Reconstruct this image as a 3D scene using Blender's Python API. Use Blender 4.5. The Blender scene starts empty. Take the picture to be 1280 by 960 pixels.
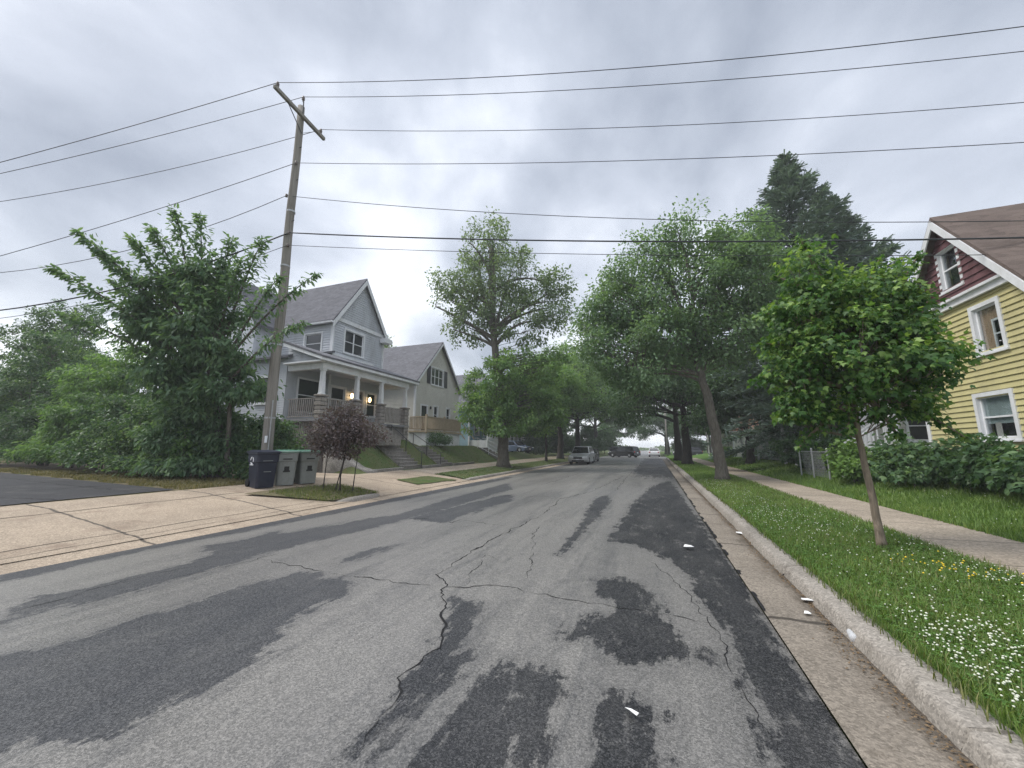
import bpy, math, random
import numpy as np
from mathutils import Vector

sc = bpy.context.scene
COL = sc.collection
R = math.radians
rng = np.random.default_rng(11)
random.seed(5)

# ------------------------------------------------------------------ camera calibration
F_PX, HOR, VPX, CAMH = 480.0, 559.0, 818.0, 1.6      # measured on the 1280 px wide photograph
PITCH = math.atan((HOR - 480) / F_PX)
YAW = math.atan(((VPX - 640) / F_PX) * math.cos(PITCH))
_cp, _sp, _cy, _sy = math.cos(PITCH), math.sin(PITCH), math.cos(YAW), math.sin(YAW)


def survey(x, y, z=0.0):
    """ground point at height z surveyed from the photograph (road patches, cracks, litter)"""
    r = (x - 640) / F_PX
    v = (480 - y) / F_PX
    f = _cp - v * _sp
    d = (-_sy * f + _cy * r, _cy * f + _sy * r, _sp + v * _cp)
    t = (z - CAMH) / d[2]
    return (d[0] * t, d[1] * t)


# ------------------------------------------------------------------ materials
MAT = {}


class N:
    """tiny node-tree helper"""

    def __init__(self, name):
        self.m = bpy.data.materials.new(name)
        self.m.use_nodes = True
        self.t = self.m.node_tree
        self.t.nodes.clear()
        self.out = self.t.nodes.new('ShaderNodeOutputMaterial')
        MAT[name] = self.m

    def n(self, kind, **kw):
        nd = self.t.nodes.new('ShaderNode' + kind)
        for k, v in kw.items():
            if k.startswith('_'):
                setattr(nd, k[1:], v)
            else:
                key = int(k[1:]) if k[0] == 'i' and k[1:].isdigit() else k.replace('__', ' ')
                if hasattr(v, 'is_output') or isinstance(v, bpy.types.NodeSocket):
                    self.t.links.new(v, nd.inputs[key])
                else:
                    nd.inputs[key].default_value = v
        return nd

    def noise(self, vec, scale, detail=4, rough=.55, dist=0.):
        return self.n('TexNoise', Vector=vec, Scale=scale, Detail=detail, Roughness=rough, Distortion=dist).outputs['Fac']

    def ramp(self, fac, stops, interp='LINEAR'):
        nd = self.n('ValToRGB', Fac=fac)
        cr = nd.color_ramp
        cr.interpolation = interp
        while len(cr.elements) < len(stops):
            cr.elements.new(.5)
        for e, (p, c) in zip(cr.elements, stops):
            e.position = p
            e.color = (c, c, c, 1) if not hasattr(c, '__len__') else (*c, 1)
        return nd.outputs['Color']

    def mix(self, fac, a, b, blend='MIX'):
        nd = self.t.nodes.new('ShaderNodeMix')
        nd.data_type = 'RGBA'
        nd.blend_type = blend
        for sock, v in ((nd.inputs[0], fac), (nd.inputs[6], a), (nd.inputs[7], b)):
            if isinstance(v, bpy.types.NodeSocket):
                self.t.links.new(v, sock)
            elif hasattr(v, '__len__'):
                sock.default_value = (*v, 1)[:4]
            else:
                sock.default_value = v
        return nd.outputs[2]

    def math(self, op, a, b=0., c=0., clamp=False):
        nd = self.n('Math', _operation=op, _use_clamp=clamp)
        for i, v in enumerate((a, b, c)):
            if isinstance(v, bpy.types.NodeSocket):
                self.t.links.new(v, nd.inputs[i])
            else:
                nd.inputs[i].default_value = v
        return nd.outputs[0]

    def scaled(self, vec, s):
        return self.n('Mapping', Vector=vec, Scale=s).outputs[0]

    def obj(self):
        return self.n('TexCoord').outputs['Object']

    def pos(self):
        return self.n('NewGeometry').outputs['Position']

    def bump(self, h, strength=.3, dist=.02):
        return self.n('Bump', Height=h, Strength=strength, Distance=dist).outputs[0]

    def principled(self, color, rough=.8, normal=None, metallic=0., spec=.3, **kw):
        nd = self.n('BsdfPrincipled', Metallic=metallic)
        for key, v in (('Base Color', color), ('Roughness', rough), ('Specular IOR Level', spec)):
            if isinstance(v, bpy.types.NodeSocket):
                self.t.links.new(v, nd.inputs[key])
            elif hasattr(v, '__len__'):
                nd.inputs[key].default_value = (*v, 1)
            else:
                nd.inputs[key].default_value = v
        if normal is not None:
            self.t.links.new(normal, nd.inputs['Normal'])
        for k, v in kw.items():
            nd.inputs[k].default_value = v
        self.t.links.new(nd.outputs[0], self.out.inputs[0])
        return nd


def worn(name, col, var=.25, scale=3., rough=.7, bump=.0, fine=40., spec=.3, metallic=0., stain=None, stain_amt=.5):
    """painted or bare surface with soft mottling, fine grain and optional stains"""
    m = N(name)
    p = m.pos()
    a = m.noise(p, scale, 6, .6)
    b = m.noise(p, fine, 3, .6)
    f = m.math('ADD', m.math('MULTIPLY', a, .65), m.math('MULTIPLY', b, .35))
    lo = tuple(c * (1 - var) for c in col)
    hi = tuple(min(1, c * (1 + var)) for c in col)
    c = m.ramp(f, [(.3, lo), (.7, hi)])
    if stain:
        s = m.ramp(m.noise(m.scaled(p, (1, 1, .35)), scale * .7, 7, .65), [(.5, 0.), (.68, 1.)])
        c = m.mix(m.math('MULTIPLY', s, stain_amt), c, stain)
    nrm = m.bump(b, bump, .01) if bump else None
    m.principled(c, rough, nrm, metallic, spec)
    return m.m


def plain(name, col, rough=.5, spec=.4, metallic=0.):
    m = N(name)
    p = m.obj()
    c = m.ramp(m.noise(p, 9, 4), [(.3, tuple(x * .88 for x in col)), (.7, tuple(min(1, x * 1.1) for x in col))])
    m.principled(c, rough, None, metallic, spec)
    return m.m


def leaf_mat(name, dark, light, trans=.35, tip=None, rough=.45):
    """two-sided leaf: each leaf its own tone, clumps vary by growth, upper ones carry top light in their tint"""
    m = N(name)
    rnd = m.n('NewGeometry').outputs['Random Per Island']
    tint = m.n('Attribute', _attribute_name='tint').outputs['Fac']
    f = m.math('ADD', m.math('MULTIPLY', rnd, .5), m.math('MULTIPLY', tint, .5))
    c = m.ramp(f, [(.12, dark), (.6, light), (.95, tip or tuple(min(1, x * 1.5) for x in light))])
    pr = m.principled(c, rough, None, 0, .35)
    tr = m.n('BsdfTranslucent')
    c2 = m.mix(1., c, (1.25, 1.25, .6), 'MULTIPLY')
    m.t.links.new(c2, tr.inputs[0])
    mx = m.n('MixShader', i0=trans)
    m.t.links.new(pr.outputs[0], mx.inputs[1])
    m.t.links.new(tr.outputs[0], mx.inputs[2])
    m.t.links.new(mx.outputs[0], m.out.inputs[0])
    return m.m


def bark_mat(name, col):
    m = N(name)
    p = m.pos()
    a = m.noise(m.scaled(p, (9, 9, 1.6)), 2.2, 6, .65, .6)
    c = m.ramp(a, [(.3, tuple(x * .45 for x in col)), (.55, col), (.75, tuple(x * 1.45 for x in col))])
    m.principled(c, .9, m.bump(a, .8, .03), 0, .15)
    return m.m


def shingle_mat(name, col, row=.16):
    m = N(name)
    p = m.pos()
    z = m.n('SeparateXYZ', Vector=p).outputs
    # courses by height: dark butt line under each shingle row
    fr = m.math('FRACT', m.math('MULTIPLY', z[2], 1 / row))
    line = m.ramp(fr, [(0., .55), (.12, 1.)])
    tab = m.n('TexVoronoi', Vector=m.scaled(p, (3.2, 3.2, 6.)), Scale=1.2).outputs['Color']
    tabv = m.n('SeparateColor', Color=tab).outputs[0]
    big = m.noise(p, .5, 5, .6)
    f = m.math('ADD', m.math('MULTIPLY', tabv, .45), m.math('MULTIPLY', big, .55))
    c = m.ramp(f, [(.25, tuple(x * .7 for x in col)), (.75, tuple(x * 1.3 for x in col))])
    c = m.mix(1., c, line, 'MULTIPLY')
    c = m.mix(.35, c, m.ramp(m.noise(p, 60, 2), [(.35, tuple(x * .6 for x in col)), (.65, tuple(x * 1.5 for x in col))]))
    m.principled(c, .92, m.bump(fr, .4, .02), 0, .2)
    return m.m


def brickwork(name, col, mortar, w, h):
    m = N(name)
    p = m.pos()
    s = m.n('SeparateXYZ', Vector=p).outputs
    uv = m.n('CombineXYZ', X=m.math('ADD', s[0], s[1]), Y=s[2]).outputs[0]
    br = m.n('TexBrick', Vector=uv, Scale=1., Color1=(*[x * .8 for x in col], 1), Color2=(*[x * 1.2 for x in col], 1), Mortar=(*mortar, 1))
    br.inputs['Brick Width'].default_value = w
    br.inputs['Row Height'].default_value = h
    br.inputs['Mortar Size'].default_value = .018
    c = m.mix(.4, br.outputs['Color'], m.ramp(m.noise(p, 14, 5), [(.3, tuple(x * .6 for x in col)), (.7, tuple(x * 1.25 for x in col))]))
    hgt = m.math('ADD', m.math('MULTIPLY', br.outputs['Fac'], -1.), m.noise(p, 20, 4))
    m.principled(c, .9, m.bump(hgt, .7, .03), 0, .2)
    return m.m


def asphalt():
    m = N('asphalt')
    p = m.pos()
    sd = m.n('Attribute', _attribute_name='patch').outputs['Fac']
    cen = lambda v, k: m.math('MULTIPLY', m.math('SUBTRACT', v, .5), k)
    mid = m.noise(p, 1.6, 8, .7, .4)
    fineb = m.noise(m.scaled(p, (1, .55, 1)), 7., 8, .78)
    streak = m.noise(m.scaled(p, (5., .30, 1)), 1., 7, .7, .2)
    scuff = m.noise(m.scaled(p, (9., .9, 1)), 1.3, 6, .75)
    ragged = m.math('ADD', m.math('ADD', cen(mid, .62), cen(fineb, .95)), m.math('ADD', cen(streak, .62), cen(scuff, .3)))
    f = m.math('ADD', sd, ragged)
    hard = m.ramp(m.math('ADD', f, .5, clamp=True), [(.46, 0.), (.56, 1.)])
    soft = m.ramp(m.math('ADD', m.math('ADD', sd, cen(mid, .7)), .5, clamp=True), [(.22, 0.), (.62, 1.)])
    thin = m.ramp(m.noise(m.scaled(p, (1, .45, 1)), 1.3, 7, .68, .3), [(.32, .82), (.62, 1.)])
    patch = m.math('MAXIMUM', m.math('MULTIPLY', hard, thin), m.math('MULTIPLY', soft, .28))
    # loose smaller blotches of thin tar film, drawn out along the wheel tracks
    film = m.ramp(m.math('ADD', m.math('MULTIPLY', m.noise(m.scaled(p, (1.5, .13, 1)), 1.1, 9, .72, .4), .7), m.math('MULTIPLY', fineb, .3)), [(.50, 0.), (.60, 1.)])
    worn_ = m.ramp(m.math('ADD', m.math('MULTIPLY', m.noise(m.scaled(p, (1, .5, 1)), 3.1, 9, .78, .3), .75), m.math('MULTIPLY', scuff, .25)), [(.54, 0.), (.60, 1.)])
    # stone aggregate: each stone its own grey
    cell = m.n('SeparateColor', Color=m.n('TexVoronoi', Vector=p, Scale=95.).outputs['Color']).outputs[0]
    cell2 = m.n('SeparateColor', Color=m.n('TexVoronoi', Vector=p, Scale=190.).outputs['Color']).outputs[1]
    g1 = m.noise(p, 48, 4, .85)
    grain = m.math('ADD', m.math('ADD', m.math('MULTIPLY', cell, .36), m.math('MULTIPLY', cell2, .26)), m.math('MULTIPLY', g1, .38))
    light = m.ramp(grain, [(.22, (.105, .103, .099)), (.48, (.176, .171, .163)), (.75, (.285, .274, .26))])
    dark0 = m.ramp(grain, [(.22, (.022, .023, .026)), (.48, (.050, .052, .057)), (.8, (.115, .115, .118))])
    dark1 = m.ramp(grain, [(.22, (.007, .008, .009)), (.50, (.017, .018, .021)), (.8, (.075, .075, .077))])
    broad = m.ramp(m.noise(m.scaled(p, (.9, .12, 1)), .8, 7, .65, .4), [(.3, (.70, .70, .71)), (.7, (1.18, 1.16, 1.13))])
    light = m.mix(1., light, broad, 'MULTIPLY')
    light = m.mix(m.math('MULTIPLY', film, .75), light, m.mix(.35, dark0, light))
    side = m.n('MapRange', Value=m.n('SeparateXYZ', Vector=p).outputs[0], i1=-3.2, i2=-.4).outputs[0]
    dark = m.mix(side, dark0, dark1)
    dark = m.mix(m.math('MULTIPLY', worn_, m.math('MULTIPLY_ADD', side, .42, .12)), dark, light)
    c = m.mix(patch, light, dark)
    rough = m.ramp(patch, [(0., .37), (1., .5)])
    m.principled(c, rough, m.bump(grain, .6, .008), 0, m.ramp(patch, [(0., .45), (1., .22)]))
    return m.m


def concrete(name, col, joint=None, grain=60, spec=.25, stain=(.12, .1, .08), stain_amt=.5, dirt=None):
    m = N(name)
    p = m.pos()
    a = m.noise(p, .8, 7, .62)
    b = m.noise(p, grain, 4, .7)
    pit = m.n('TexVoronoi', Vector=p, Scale=grain * .9).outputs['Distance']
    c = m.ramp(m.math('ADD', m.math('MULTIPLY', a, .5), m.math('MULTIPLY', b, .5)), [(.3, tuple(x * .62 for x in col)), (.52, col), (.72, tuple(min(1, x * 1.38) for x in col))])
    c = m.mix(m.math('MULTIPLY', m.ramp(pit, [(.1, 1.), (.32, 0.)]), .35), c, tuple(x * .5 for x in col))
    cell = m.n('SeparateColor', Color=m.n('TexVoronoi', Vector=p, Scale=grain * .75).outputs['Color']).outputs[0]
    grit = m.ramp(m.math('ADD', m.math('MULTIPLY', m.noise(p, 20, 6, .8), .55), m.math('MULTIPLY', cell, .45)), [(.25, .62), (.5, 1.), (.74, 1.38)])
    c = m.mix(.8, c, grit, 'MULTIPLY')
    st = m.ramp(m.noise(p, 1.4, 8, .7, .6), [(.52, 0.), (.7, 1.)])
    c = m.mix(m.math('MULTIPLY', st, stain_amt), c, stain)
    if dirt:
        # silt left by water along one edge
        sx_ = m.n('SeparateXYZ', Vector=p).outputs[0]
        dd = m.math('ADD', m.n('MapRange', Value=sx_, i1=dirt[0], i2=dirt[1]).outputs[0], m.math('MULTIPLY', m.math('SUBTRACT', m.noise(m.scaled(p, (3, .8, 1)), 2., 8, .75), .5), 1.5))
        c = m.mix(m.math('MULTIPLY', m.ramp(dd, [(.45, 0.), (.95, 1.)]), .8), c, (.055, .042, .030))
    if joint:
        s = m.n('SeparateXYZ', Vector=p).outputs
        wob = m.math('MULTIPLY', m.math('SUBTRACT', m.noise(p, 2.5, 3), .5), .05)
        f = m.math('ABSOLUTE', m.math('SUBTRACT', m.math('FRACT', m.math('ADD', m.math('MULTIPLY', s[1], 1 / joint), wob)), .5))
        ln = m.ramp(f, [(0., 1.), (.006, 1.), (.012, 0.)])
        c = m.mix(m.math('MULTIPLY', ln, .85), c, (.035, .03, .025))
    m.principled(c, .85, m.bump(b, .4, .008), 0, spec)
    return m.m


def soil(name, green_a, green_b, brown, amt):
    m = N(name)
    p = m.pos()
    g = m.noise(p, 26, 6, .7)
    c = m.ramp(g, [(.3, green_a), (.7, green_b)])
    s = m.ramp(m.noise(p, 1.1, 8, .7, .5), [(.5 - amt * .3, 0.), (.75 - amt * .3, 1.)])
    c = m.mix(m.math('MULTIPLY', s, min(1., amt * 1.5)), c, m.ramp(m.noise(p, 40, 4), [(.3, tuple(x * .6 for x in brown)), (.7, tuple(x * 1.3 for x in brown))]))
    m.principled(c, .95, m.bump(g, .8, .05), 0, .1)
    return m.m


asphalt()
soil('turf', (.045, .080, .024), (.100, .150, .050), (.15, .12, .07), .4)
soil('verge_turf', (.045, .095, .018), (.11, .19, .040), (.10, .085, .045), .12)
soil('scrub_turf', (.045, .075, .022), (.105, .135, .045), (.19, .16, .10), .75)
concrete('kerb_concrete', (.27, .245, .215), None, 80, .25, (.10, .085, .065), .6)
concrete('gutter_concrete', (.215, .186, .153), 3.05, 80, .2, (.10, .08, .06), .6, (1.1, 1.46))
concrete('walk_concrete', (.32, .27, .215), 1.52, 50, .2, (.15, .13, .09), .5)
concrete('apron_concrete', (.36, .288, .215), 2.9, 90, .45, (.20, .145, .105), .75)
concrete('old_concrete', (.25, .235, .215), None, 40, .2, (.09, .085, .075), .6)
concrete('dark_concrete', (.10, .095, .09), None, 30, .2, (.05, .045, .04), .6)
concrete('lot_asphalt', (.034, .034, .038), None, 60, .35, (.095, .09, .085), .7)
worn('crack_tar', (.013, .013, .014), .4, 6, .9)
worn('white_paint', (.72, .73, .75), .1, 3, .5, stain=(.45, .43, .40), stain_amt=.35)
worn('grey_siding', (.54, .56, .60), .08, 2, .6, stain=(.3, .3, .32), stain_amt=.4)
worn('cream_siding', (.60, .585, .53), .07, 2, .6, stain=(.42, .4, .36), stain_amt=.35)
worn('blue_siding', (.30, .44, .52), .08, 2, .6)
worn('yellow_siding', (.52, .47, .24), .1, 2.2, .55, stain=(.37, .33, .19), stain_amt=.6)
worn('red_shingle', (.135, .064, .070), .25, 5, .8, stain=(.07, .03, .03), stain_amt=.4)
worn('brown_siding', (.20, .17, .14), .12, 2, .7)
worn('deck_wood', (.43, .35, .25), .2, 4, .75)
worn('weathered_wood', (.27, .25, .235), .3, 5, .85)
worn('porch_floor_paint', (.24, .24, .25), .15, 5, .6)
worn('plywood', (.36, .25, .17), .3, 4, .8)
worn('blind_cloth', (.30, .36, .36), .08, 4, .8)
worn('curtain_cloth', (.42, .40, .38), .12, 6, .85)
worn('interior_dark', (.02, .02, .022), .3, 3, .9)
m = N('pole_wood')
p_ = m.pos()
ck = m.noise(m.scaled(p_, (26, 26, .5)), 1., 6, .7, .3)
bg_ = m.noise(m.scaled(p_, (2, 2, .35)), 1.2, 5, .6)
c_ = m.ramp(m.math('ADD', m.math('MULTIPLY', ck, .6), m.math('MULTIPLY', bg_, .4)), [(.32, (.10, .09, .08)), (.48, (.24, .222, .20)), (.7, (.36, .335, .30))])
m.principled(c_, .9, m.bump(ck, .9, .02), 0, .15)
worn('galvanised', (.42, .43, .44), .15, 8, .45, metallic=.6)
worn('dark_metal', (.05, .05, .055), .2, 8, .5, metallic=.3)
worn('wire_rubber', (.045, .048, .055), .15, 8, .6)
worn('porcelain', (.16, .13, .12), .2, 8, .3)
worn('navy_plastic', (.012, .016, .034), .25, 5, .42, .1, 90, spec=.45)
worn('grey_plastic', (.27, .285, .27), .14, 5, .5, .1, 90, spec=.4, stain=(.18, .18, .16), stain_amt=.4)
worn('green_plastic', (.13, .30, .20), .15, 5, .5)
worn('white_decal', (.75, .77, .8), .05, 8, .5)
worn('black_decal', (.03, .03, .03), .1, 8, .6)
worn('dry_leaf', (.17, .115, .065), .6, 30, .9)
worn('litter_white', (.78, .78, .77), .06, 20, .6)
worn('petal_white', (.66, .68, .56), .18, 80, .7)
worn('petal_yellow', (.72, .52, .04), .15, 80, .7)
shingle_mat('grey_roof', (.135, .135, .150))
shingle_mat('slate_roof', (.15, .15, .165))
shingle_mat('brown_roof', (.135, .105, .092))
shingle_mat('rust_roof', (.20, .105, .07))
brickwork('stone_block', (.30, .275, .25), (.16, .15, .14), .42, .2)
bark_mat('bark_grey', (.155, .14, .12))
bark_mat('bark_dark', (.06, .053, .047))
bark_mat('bark_tan', (.24, .195, .15))
leaf_mat('leaf_maple', (0.024, 0.075, 0.022), (0.079, 0.178, 0.044), 0.42, (0.297, 0.429, 0.110))
leaf_mat('leaf_locust', (0.077, 0.147, 0.075), (0.160, 0.260, 0.140), 0.48, (0.224, 0.328, 0.167))
leaf_mat('leaf_lindens', (0.070, 0.150, 0.053), (0.169, 0.294, 0.103), 0.48, (0.241, 0.356, 0.127))
leaf_mat('leaf_ash', (0.084, 0.134, 0.077), (0.168, 0.240, 0.134), 0.45, (0.241, 0.322, 0.172))
leaf_mat('leaf_sumac', (0.062, 0.130, 0.072), (0.142, 0.240, 0.130), 0.46, (0.230, 0.333, 0.172))
leaf_mat('leaf_hedge', (0.039, 0.092, 0.044), (0.101, 0.182, 0.081), 0.4, (0.218, 0.322, 0.121))
leaf_mat('leaf_light', (.06, .13, .03), (.15, .26, .06), .38, (.2, .32, .07))
leaf_mat('leaf_dark', (0.034, 0.081, 0.036), (0.086, 0.163, 0.070), 0.42, (0.109, 0.178, 0.071))
leaf_mat('leaf_plum', (.062, .046, .050), (.125, .092, .096), .3, (.19, .145, .14))
leaf_mat('needle_blue', (0.066, 0.108, 0.096), (0.134, 0.192, 0.166), 0.2, (0.184, 0.247, 0.207), .6)
leaf_mat('grass_blade', (.072, .142, .028), (.190, .300, .072), .42, (.36, .41, .15), .55)
leaf_mat('grass_straw', (.11, .115, .045), (.23, .20, .10), .3, (.34, .28, .17), .7)
leaf_mat('grass_dull', (.055, .095, .030), (.125, .175, .062), .35, (.22, .25, .10), .6)
leaf_mat('grass_dry', (.06, .10, .025), (.16, .19, .06), .35, (.30, .28, .13), .6)
leaf_mat('clover_leaf', (.045, .115, .022), (.12, .225, .05), .3, (.14, .27, .06), .55)
plain('silver_paint', (.52, .53, .55), .28, .5, .55)
plain('black_paint', (.022, .022, .025), .22, .5)
plain('charcoal_paint', (.035, .036, .045), .22, .5)
plain('white_car_paint', (.74, .75, .76), .25, .5)
plain('blue_paint', (.09, .12, .18), .25, .5)
plain('tyre_rubber', (.018, .018, .019), .85, .2)
plain('rim_alloy', (.42, .43, .45), .35, .5, .7)
plain('car_glass', (.012, .014, .016), .06, .6)
plain('window_dark', (.035, .04, .045), .08, .6)
plain('lens_clear', (.75, .76, .78), .12, .6)
plain('lens_red', (.35, .02, .02), .2, .5)
plain('plate_white', (.7, .72, .75), .4)
# clear pane: mostly see-through with a sky reflection
m = N('pane_glass')
gl = m.n('BsdfGlossy', Roughness=.03, Color=(.9, .95, 1, 1))
tp = m.n('BsdfTransparent', Color=(.92, .94, .94, 1))
lw = m.n('LayerWeight', Blend=.5)
refl = m.math('MULTIPLY_ADD', m.math('POWER', lw.outputs['Facing'], 3.), .6, .05)
mx = m.n('MixShader')
m.t.links.new(refl, mx.inputs[0])
m.t.links.new(tp.outputs[0], mx.inputs[1])
m.t.links.new(gl.outputs[0], mx.inputs[2])
m.t.links.new(mx.outputs[0], m.out.inputs[0])
m = N('clear_plastic')
m.principled((.8, .82, .85), .12, None, 0, .5, Alpha=.38)
m = N('lamp_lit')
em = m.n('Emission', Color=(1, .66, .30, 1), Strength=4.5)
m.t.links.new(em.outputs[0], m.out.inputs[0])


# ------------------------------------------------------------------ mesh building
class MB:
    def __init__(s):
        s.v, s.f = [], []

    def add(s, vs, fs):
        o = len(s.v)
        s.v += [tuple(map(float, p)) for p in vs]
        s.f += [tuple(i + o for i in f) for f in fs]
        return s

    def quad(s, a, b, c, d):
        return s.add([a, b, c, d], [(0, 1, 2, 3)])

    def box(s, c, d, rz=0., bev=0.):
        """box by centre and size, edges chamfered by bev"""
        x, y, z = d[0] / 2, d[1] / 2, d[2] / 2
        b = min(bev, x * .49, y * .49, z * .49)
        if b <= 0:
            vs = [(-x, -y, -z), (x, -y, -z), (x, y, -z), (-x, y, -z), (-x, -y, z), (x, -y, z), (x, y, z), (-x, y, z)]
            fs = [(3, 2, 1, 0), (4, 5, 6, 7), (0, 1, 5, 4), (1, 2, 6, 5), (2, 3, 7, 6), (3, 0, 4, 7)]
        else:
            rings = []
            for zz, q in ((-z, b), (-z + b, 0), (z - b, 0), (z, b)):
                X, Y = x - q, y - q
                k = b if q == 0 else b * .6
                rings.append([(-X + k, -Y, zz), (X - k, -Y, zz), (X, -Y + k, zz), (X, Y - k, zz), (X - k, Y, zz), (-X + k, Y, zz), (-X, Y - k, zz), (-X, -Y + k, zz)])
            vs = [p for r_ in rings for p in r_]
            fs = [tuple(range(7, -1, -1)), tuple(range(24, 32))]
            for k in range(3):
                for i in range(8):
                    j = (i + 1) % 8
                    fs.append((k * 8 + i, k * 8 + j, k * 8 + 8 + j, k * 8 + 8 + i))
        ca, sa = math.cos(rz), math.sin(rz)
        return s.add([(c[0] + p[0] * ca - p[1] * sa, c[1] + p[0] * sa + p[1] * ca, c[2] + p[2]) for p in vs], fs)

    def span(s, a, b, bev=0.):
        """box by two opposite corners"""
        return s.box([(p + q) / 2 for p, q in zip(a, b)], [abs(q - p) for p, q in zip(a, b)], 0, bev)

    def bar(s, a, b, w, h):
        """rectangular bar from a to b, w across, h upright"""
        a, b = Vector(a), Vector(b)
        d = (b - a).normalized()
        up = Vector((0, 0, 1)) if abs(d.z) < .95 else Vector((1, 0, 0))
        sd = d.cross(up).normalized()
        u = sd.cross(d)
        vs = [p + sd * (i * w / 2) + u * (j * h / 2) for p in (a, b) for i, j in ((-1, -1), (1, -1), (1, 1), (-1, 1))]
        return s.add(vs, [(3, 2, 1, 0), (4, 5, 6, 7), (0, 1, 5, 4), (1, 2, 6, 5), (2, 3, 7, 6), (3, 0, 4, 7)])

    def tube(s, pts, rad, n=8, cap=True):
        pts = [Vector(p) for p in pts]
        if not hasattr(rad, '__len__'):
            rad = [rad] * len(pts)
        o = len(s.v)
        ref = Vector((.31, .95, .05))
        for i, p in enumerate(pts):
            d = (pts[min(i + 1, len(pts) - 1)] - pts[max(i - 1, 0)])
            d = d.normalized() if d.length > 1e-9 else Vector((0, 0, 1))
            r_ = ref if abs(d.dot(ref)) < .95 else Vector((1, 0, 0))
            a = d.cross(r_).normalized()
            b = d.cross(a)
            for k in range(n):
                t = 2 * math.pi * k / n
                q = p + (a * math.cos(t) + b * math.sin(t)) * rad[i]
                s.v.append((q.x, q.y, q.z))
        for i in range(len(pts) - 1):
            for k in range(n):
                k2 = (k + 1) % n
                s.f.append((o + i * n + k, o + i * n + k2, o + i * n + n + k2, o + i * n + n + k))
        if cap:
            s.f.append(tuple(o + k for k in range(n - 1, -1, -1)))
            s.f.append(tuple(o + (len(pts) - 1) * n + k for k in range(n)))
        return s

    def lathe(s, prof, c, n=16, axis='z'):
        """revolve (radius, height) profile round a vertical (z) or sideways (x) axis"""
        o = len(s.v)
        for r_, h in prof:
            for k in range(n):
                t = 2 * math.pi * k / n
                a, b = r_ * math.cos(t), r_ * math.sin(t)
                s.v.append((c[0] + a, c[1] + b, c[2] + h) if axis == 'z' else (c[0] + h, c[1] + a, c[2] + b))
        for i in range(len(prof) - 1):
            for k in range(n):
                k2 = (k + 1) % n
                s.f.append((o + i * n + k, o + i * n + k2, o + i * n + n + k2, o + i * n + n + k))
        s.f.append(tuple(o + k for k in range(n - 1, -1, -1)))
        s.f.append(tuple(o + (len(prof) - 1) * n + k for k in range(n)))
        return s

    def prism(s, poly, axis, a, b):
        """polygon extruded along an axis: 'x' poly=(y,z), 'y' poly=(x,z), 'z' poly=(x,y)"""
        n = len(poly)

        def P(p, t):
            return {'x': (t, p[0], p[1]), 'y': (p[0], t, p[1]), 'z': (p[0], p[1], t)}[axis]
        vs = [P(p, a) for p in poly] + [P(p, b) for p in poly]
        fs = [tuple(range(n - 1, -1, -1)), tuple(range(n, 2 * n))] + [(i, (i + 1) % n, n + (i + 1) % n, n + i) for i in range(n)]
        return s.add(vs, fs)


def link_mesh(name, v, f, mat, parent=None, off=(0, 0, 0), smooth=False):
    me = bpy.data.meshes.new(name)
    me.from_pydata([(p[0] - off[0], p[1] - off[1], p[2] - off[2]) for p in v], [], f)
    me.materials.append(MAT[mat])
    if smooth:
        me.polygons.foreach_set('use_smooth', [True] * len(me.polygons))
    me.update()
    o = bpy.data.objects.new(name, me)
    COL.objects.link(o)
    if parent:
        o.parent = parent
    return o


def root_of(o):
    while o.parent:
        o = o.parent
    return o


def part(name, mb, mat, parent, smooth=False, local=False):
    """mesh part under its thing; built in world coordinates unless local"""
    off = (0, 0, 0) if local or parent is None else tuple(root_of(parent).location)
    return link_mesh(name, mb.v, mb.f, mat, parent, off, smooth)


def thing(name, label, cat, loc, rz=0., group=None):
    o = bpy.data.objects.new(name, None)
    o.empty_display_size = .3
    COL.objects.link(o)
    o.location = loc
    o.rotation_euler = (0, 0, rz)
    return tag(o, label, cat, group)


def tag(o, label, cat, group=None):
    o['label'] = label
    o['category'] = cat
    if group:
        o['group'] = group
    return o


def kind(o, k, label=None):
    o['kind'] = k
    if label:
        o['label'] = label
    return o


def dup(root, loc, rz, label, group=None):
    """copy of a thing with copies of its parts and sub-parts"""
    r_ = root.copy()
    COL.objects.link(r_)
    r_.location = loc
    r_.rotation_euler = (0, 0, rz)
    r_['label'] = label
    if group:
        r_['group'] = group

    def rec(src, dst):
        for ch in list(src.children):
            c = ch.copy()
            COL.objects.link(c)
            c.parent = dst
            rec(ch, c)
    rec(root, r_)
    return r_


def np_mesh(name, V, Fc, mat, tint=None, parent=None, smooth=False, attr='tint', off=None):
    """fast mesh from numpy arrays; Fc is (m,k)"""
    me = bpy.data.meshes.new(name)
    V = np.asarray(V, np.float32)
    if off is not None:
        V = V - np.asarray(off, np.float32)
    Fc = np.asarray(Fc, np.int32)
    k = Fc.shape[1]
    me.vertices.add(len(V))
    me.vertices.foreach_set('co', V.ravel())
    me.loops.add(Fc.size)
    me.loops.foreach_set('vertex_index', Fc.ravel())
    me.polygons.add(len(Fc))
    me.polygons.foreach_set('loop_start', np.arange(len(Fc), dtype=np.int32) * k)
    if tint is not None:
        a = me.attributes.new(attr, 'FLOAT', 'POINT')
        a.data.foreach_set('value', np.asarray(tint, np.float32))
    me.materials.append(MAT[mat])
    if smooth:
        me.polygons.foreach_set('use_smooth', np.ones(len(Fc), bool))
    me.update(calc_edges=True)
    o = bpy.data.objects.new(name, me)
    COL.objects.link(o)
    if parent:
        o.parent = parent
    return o


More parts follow.
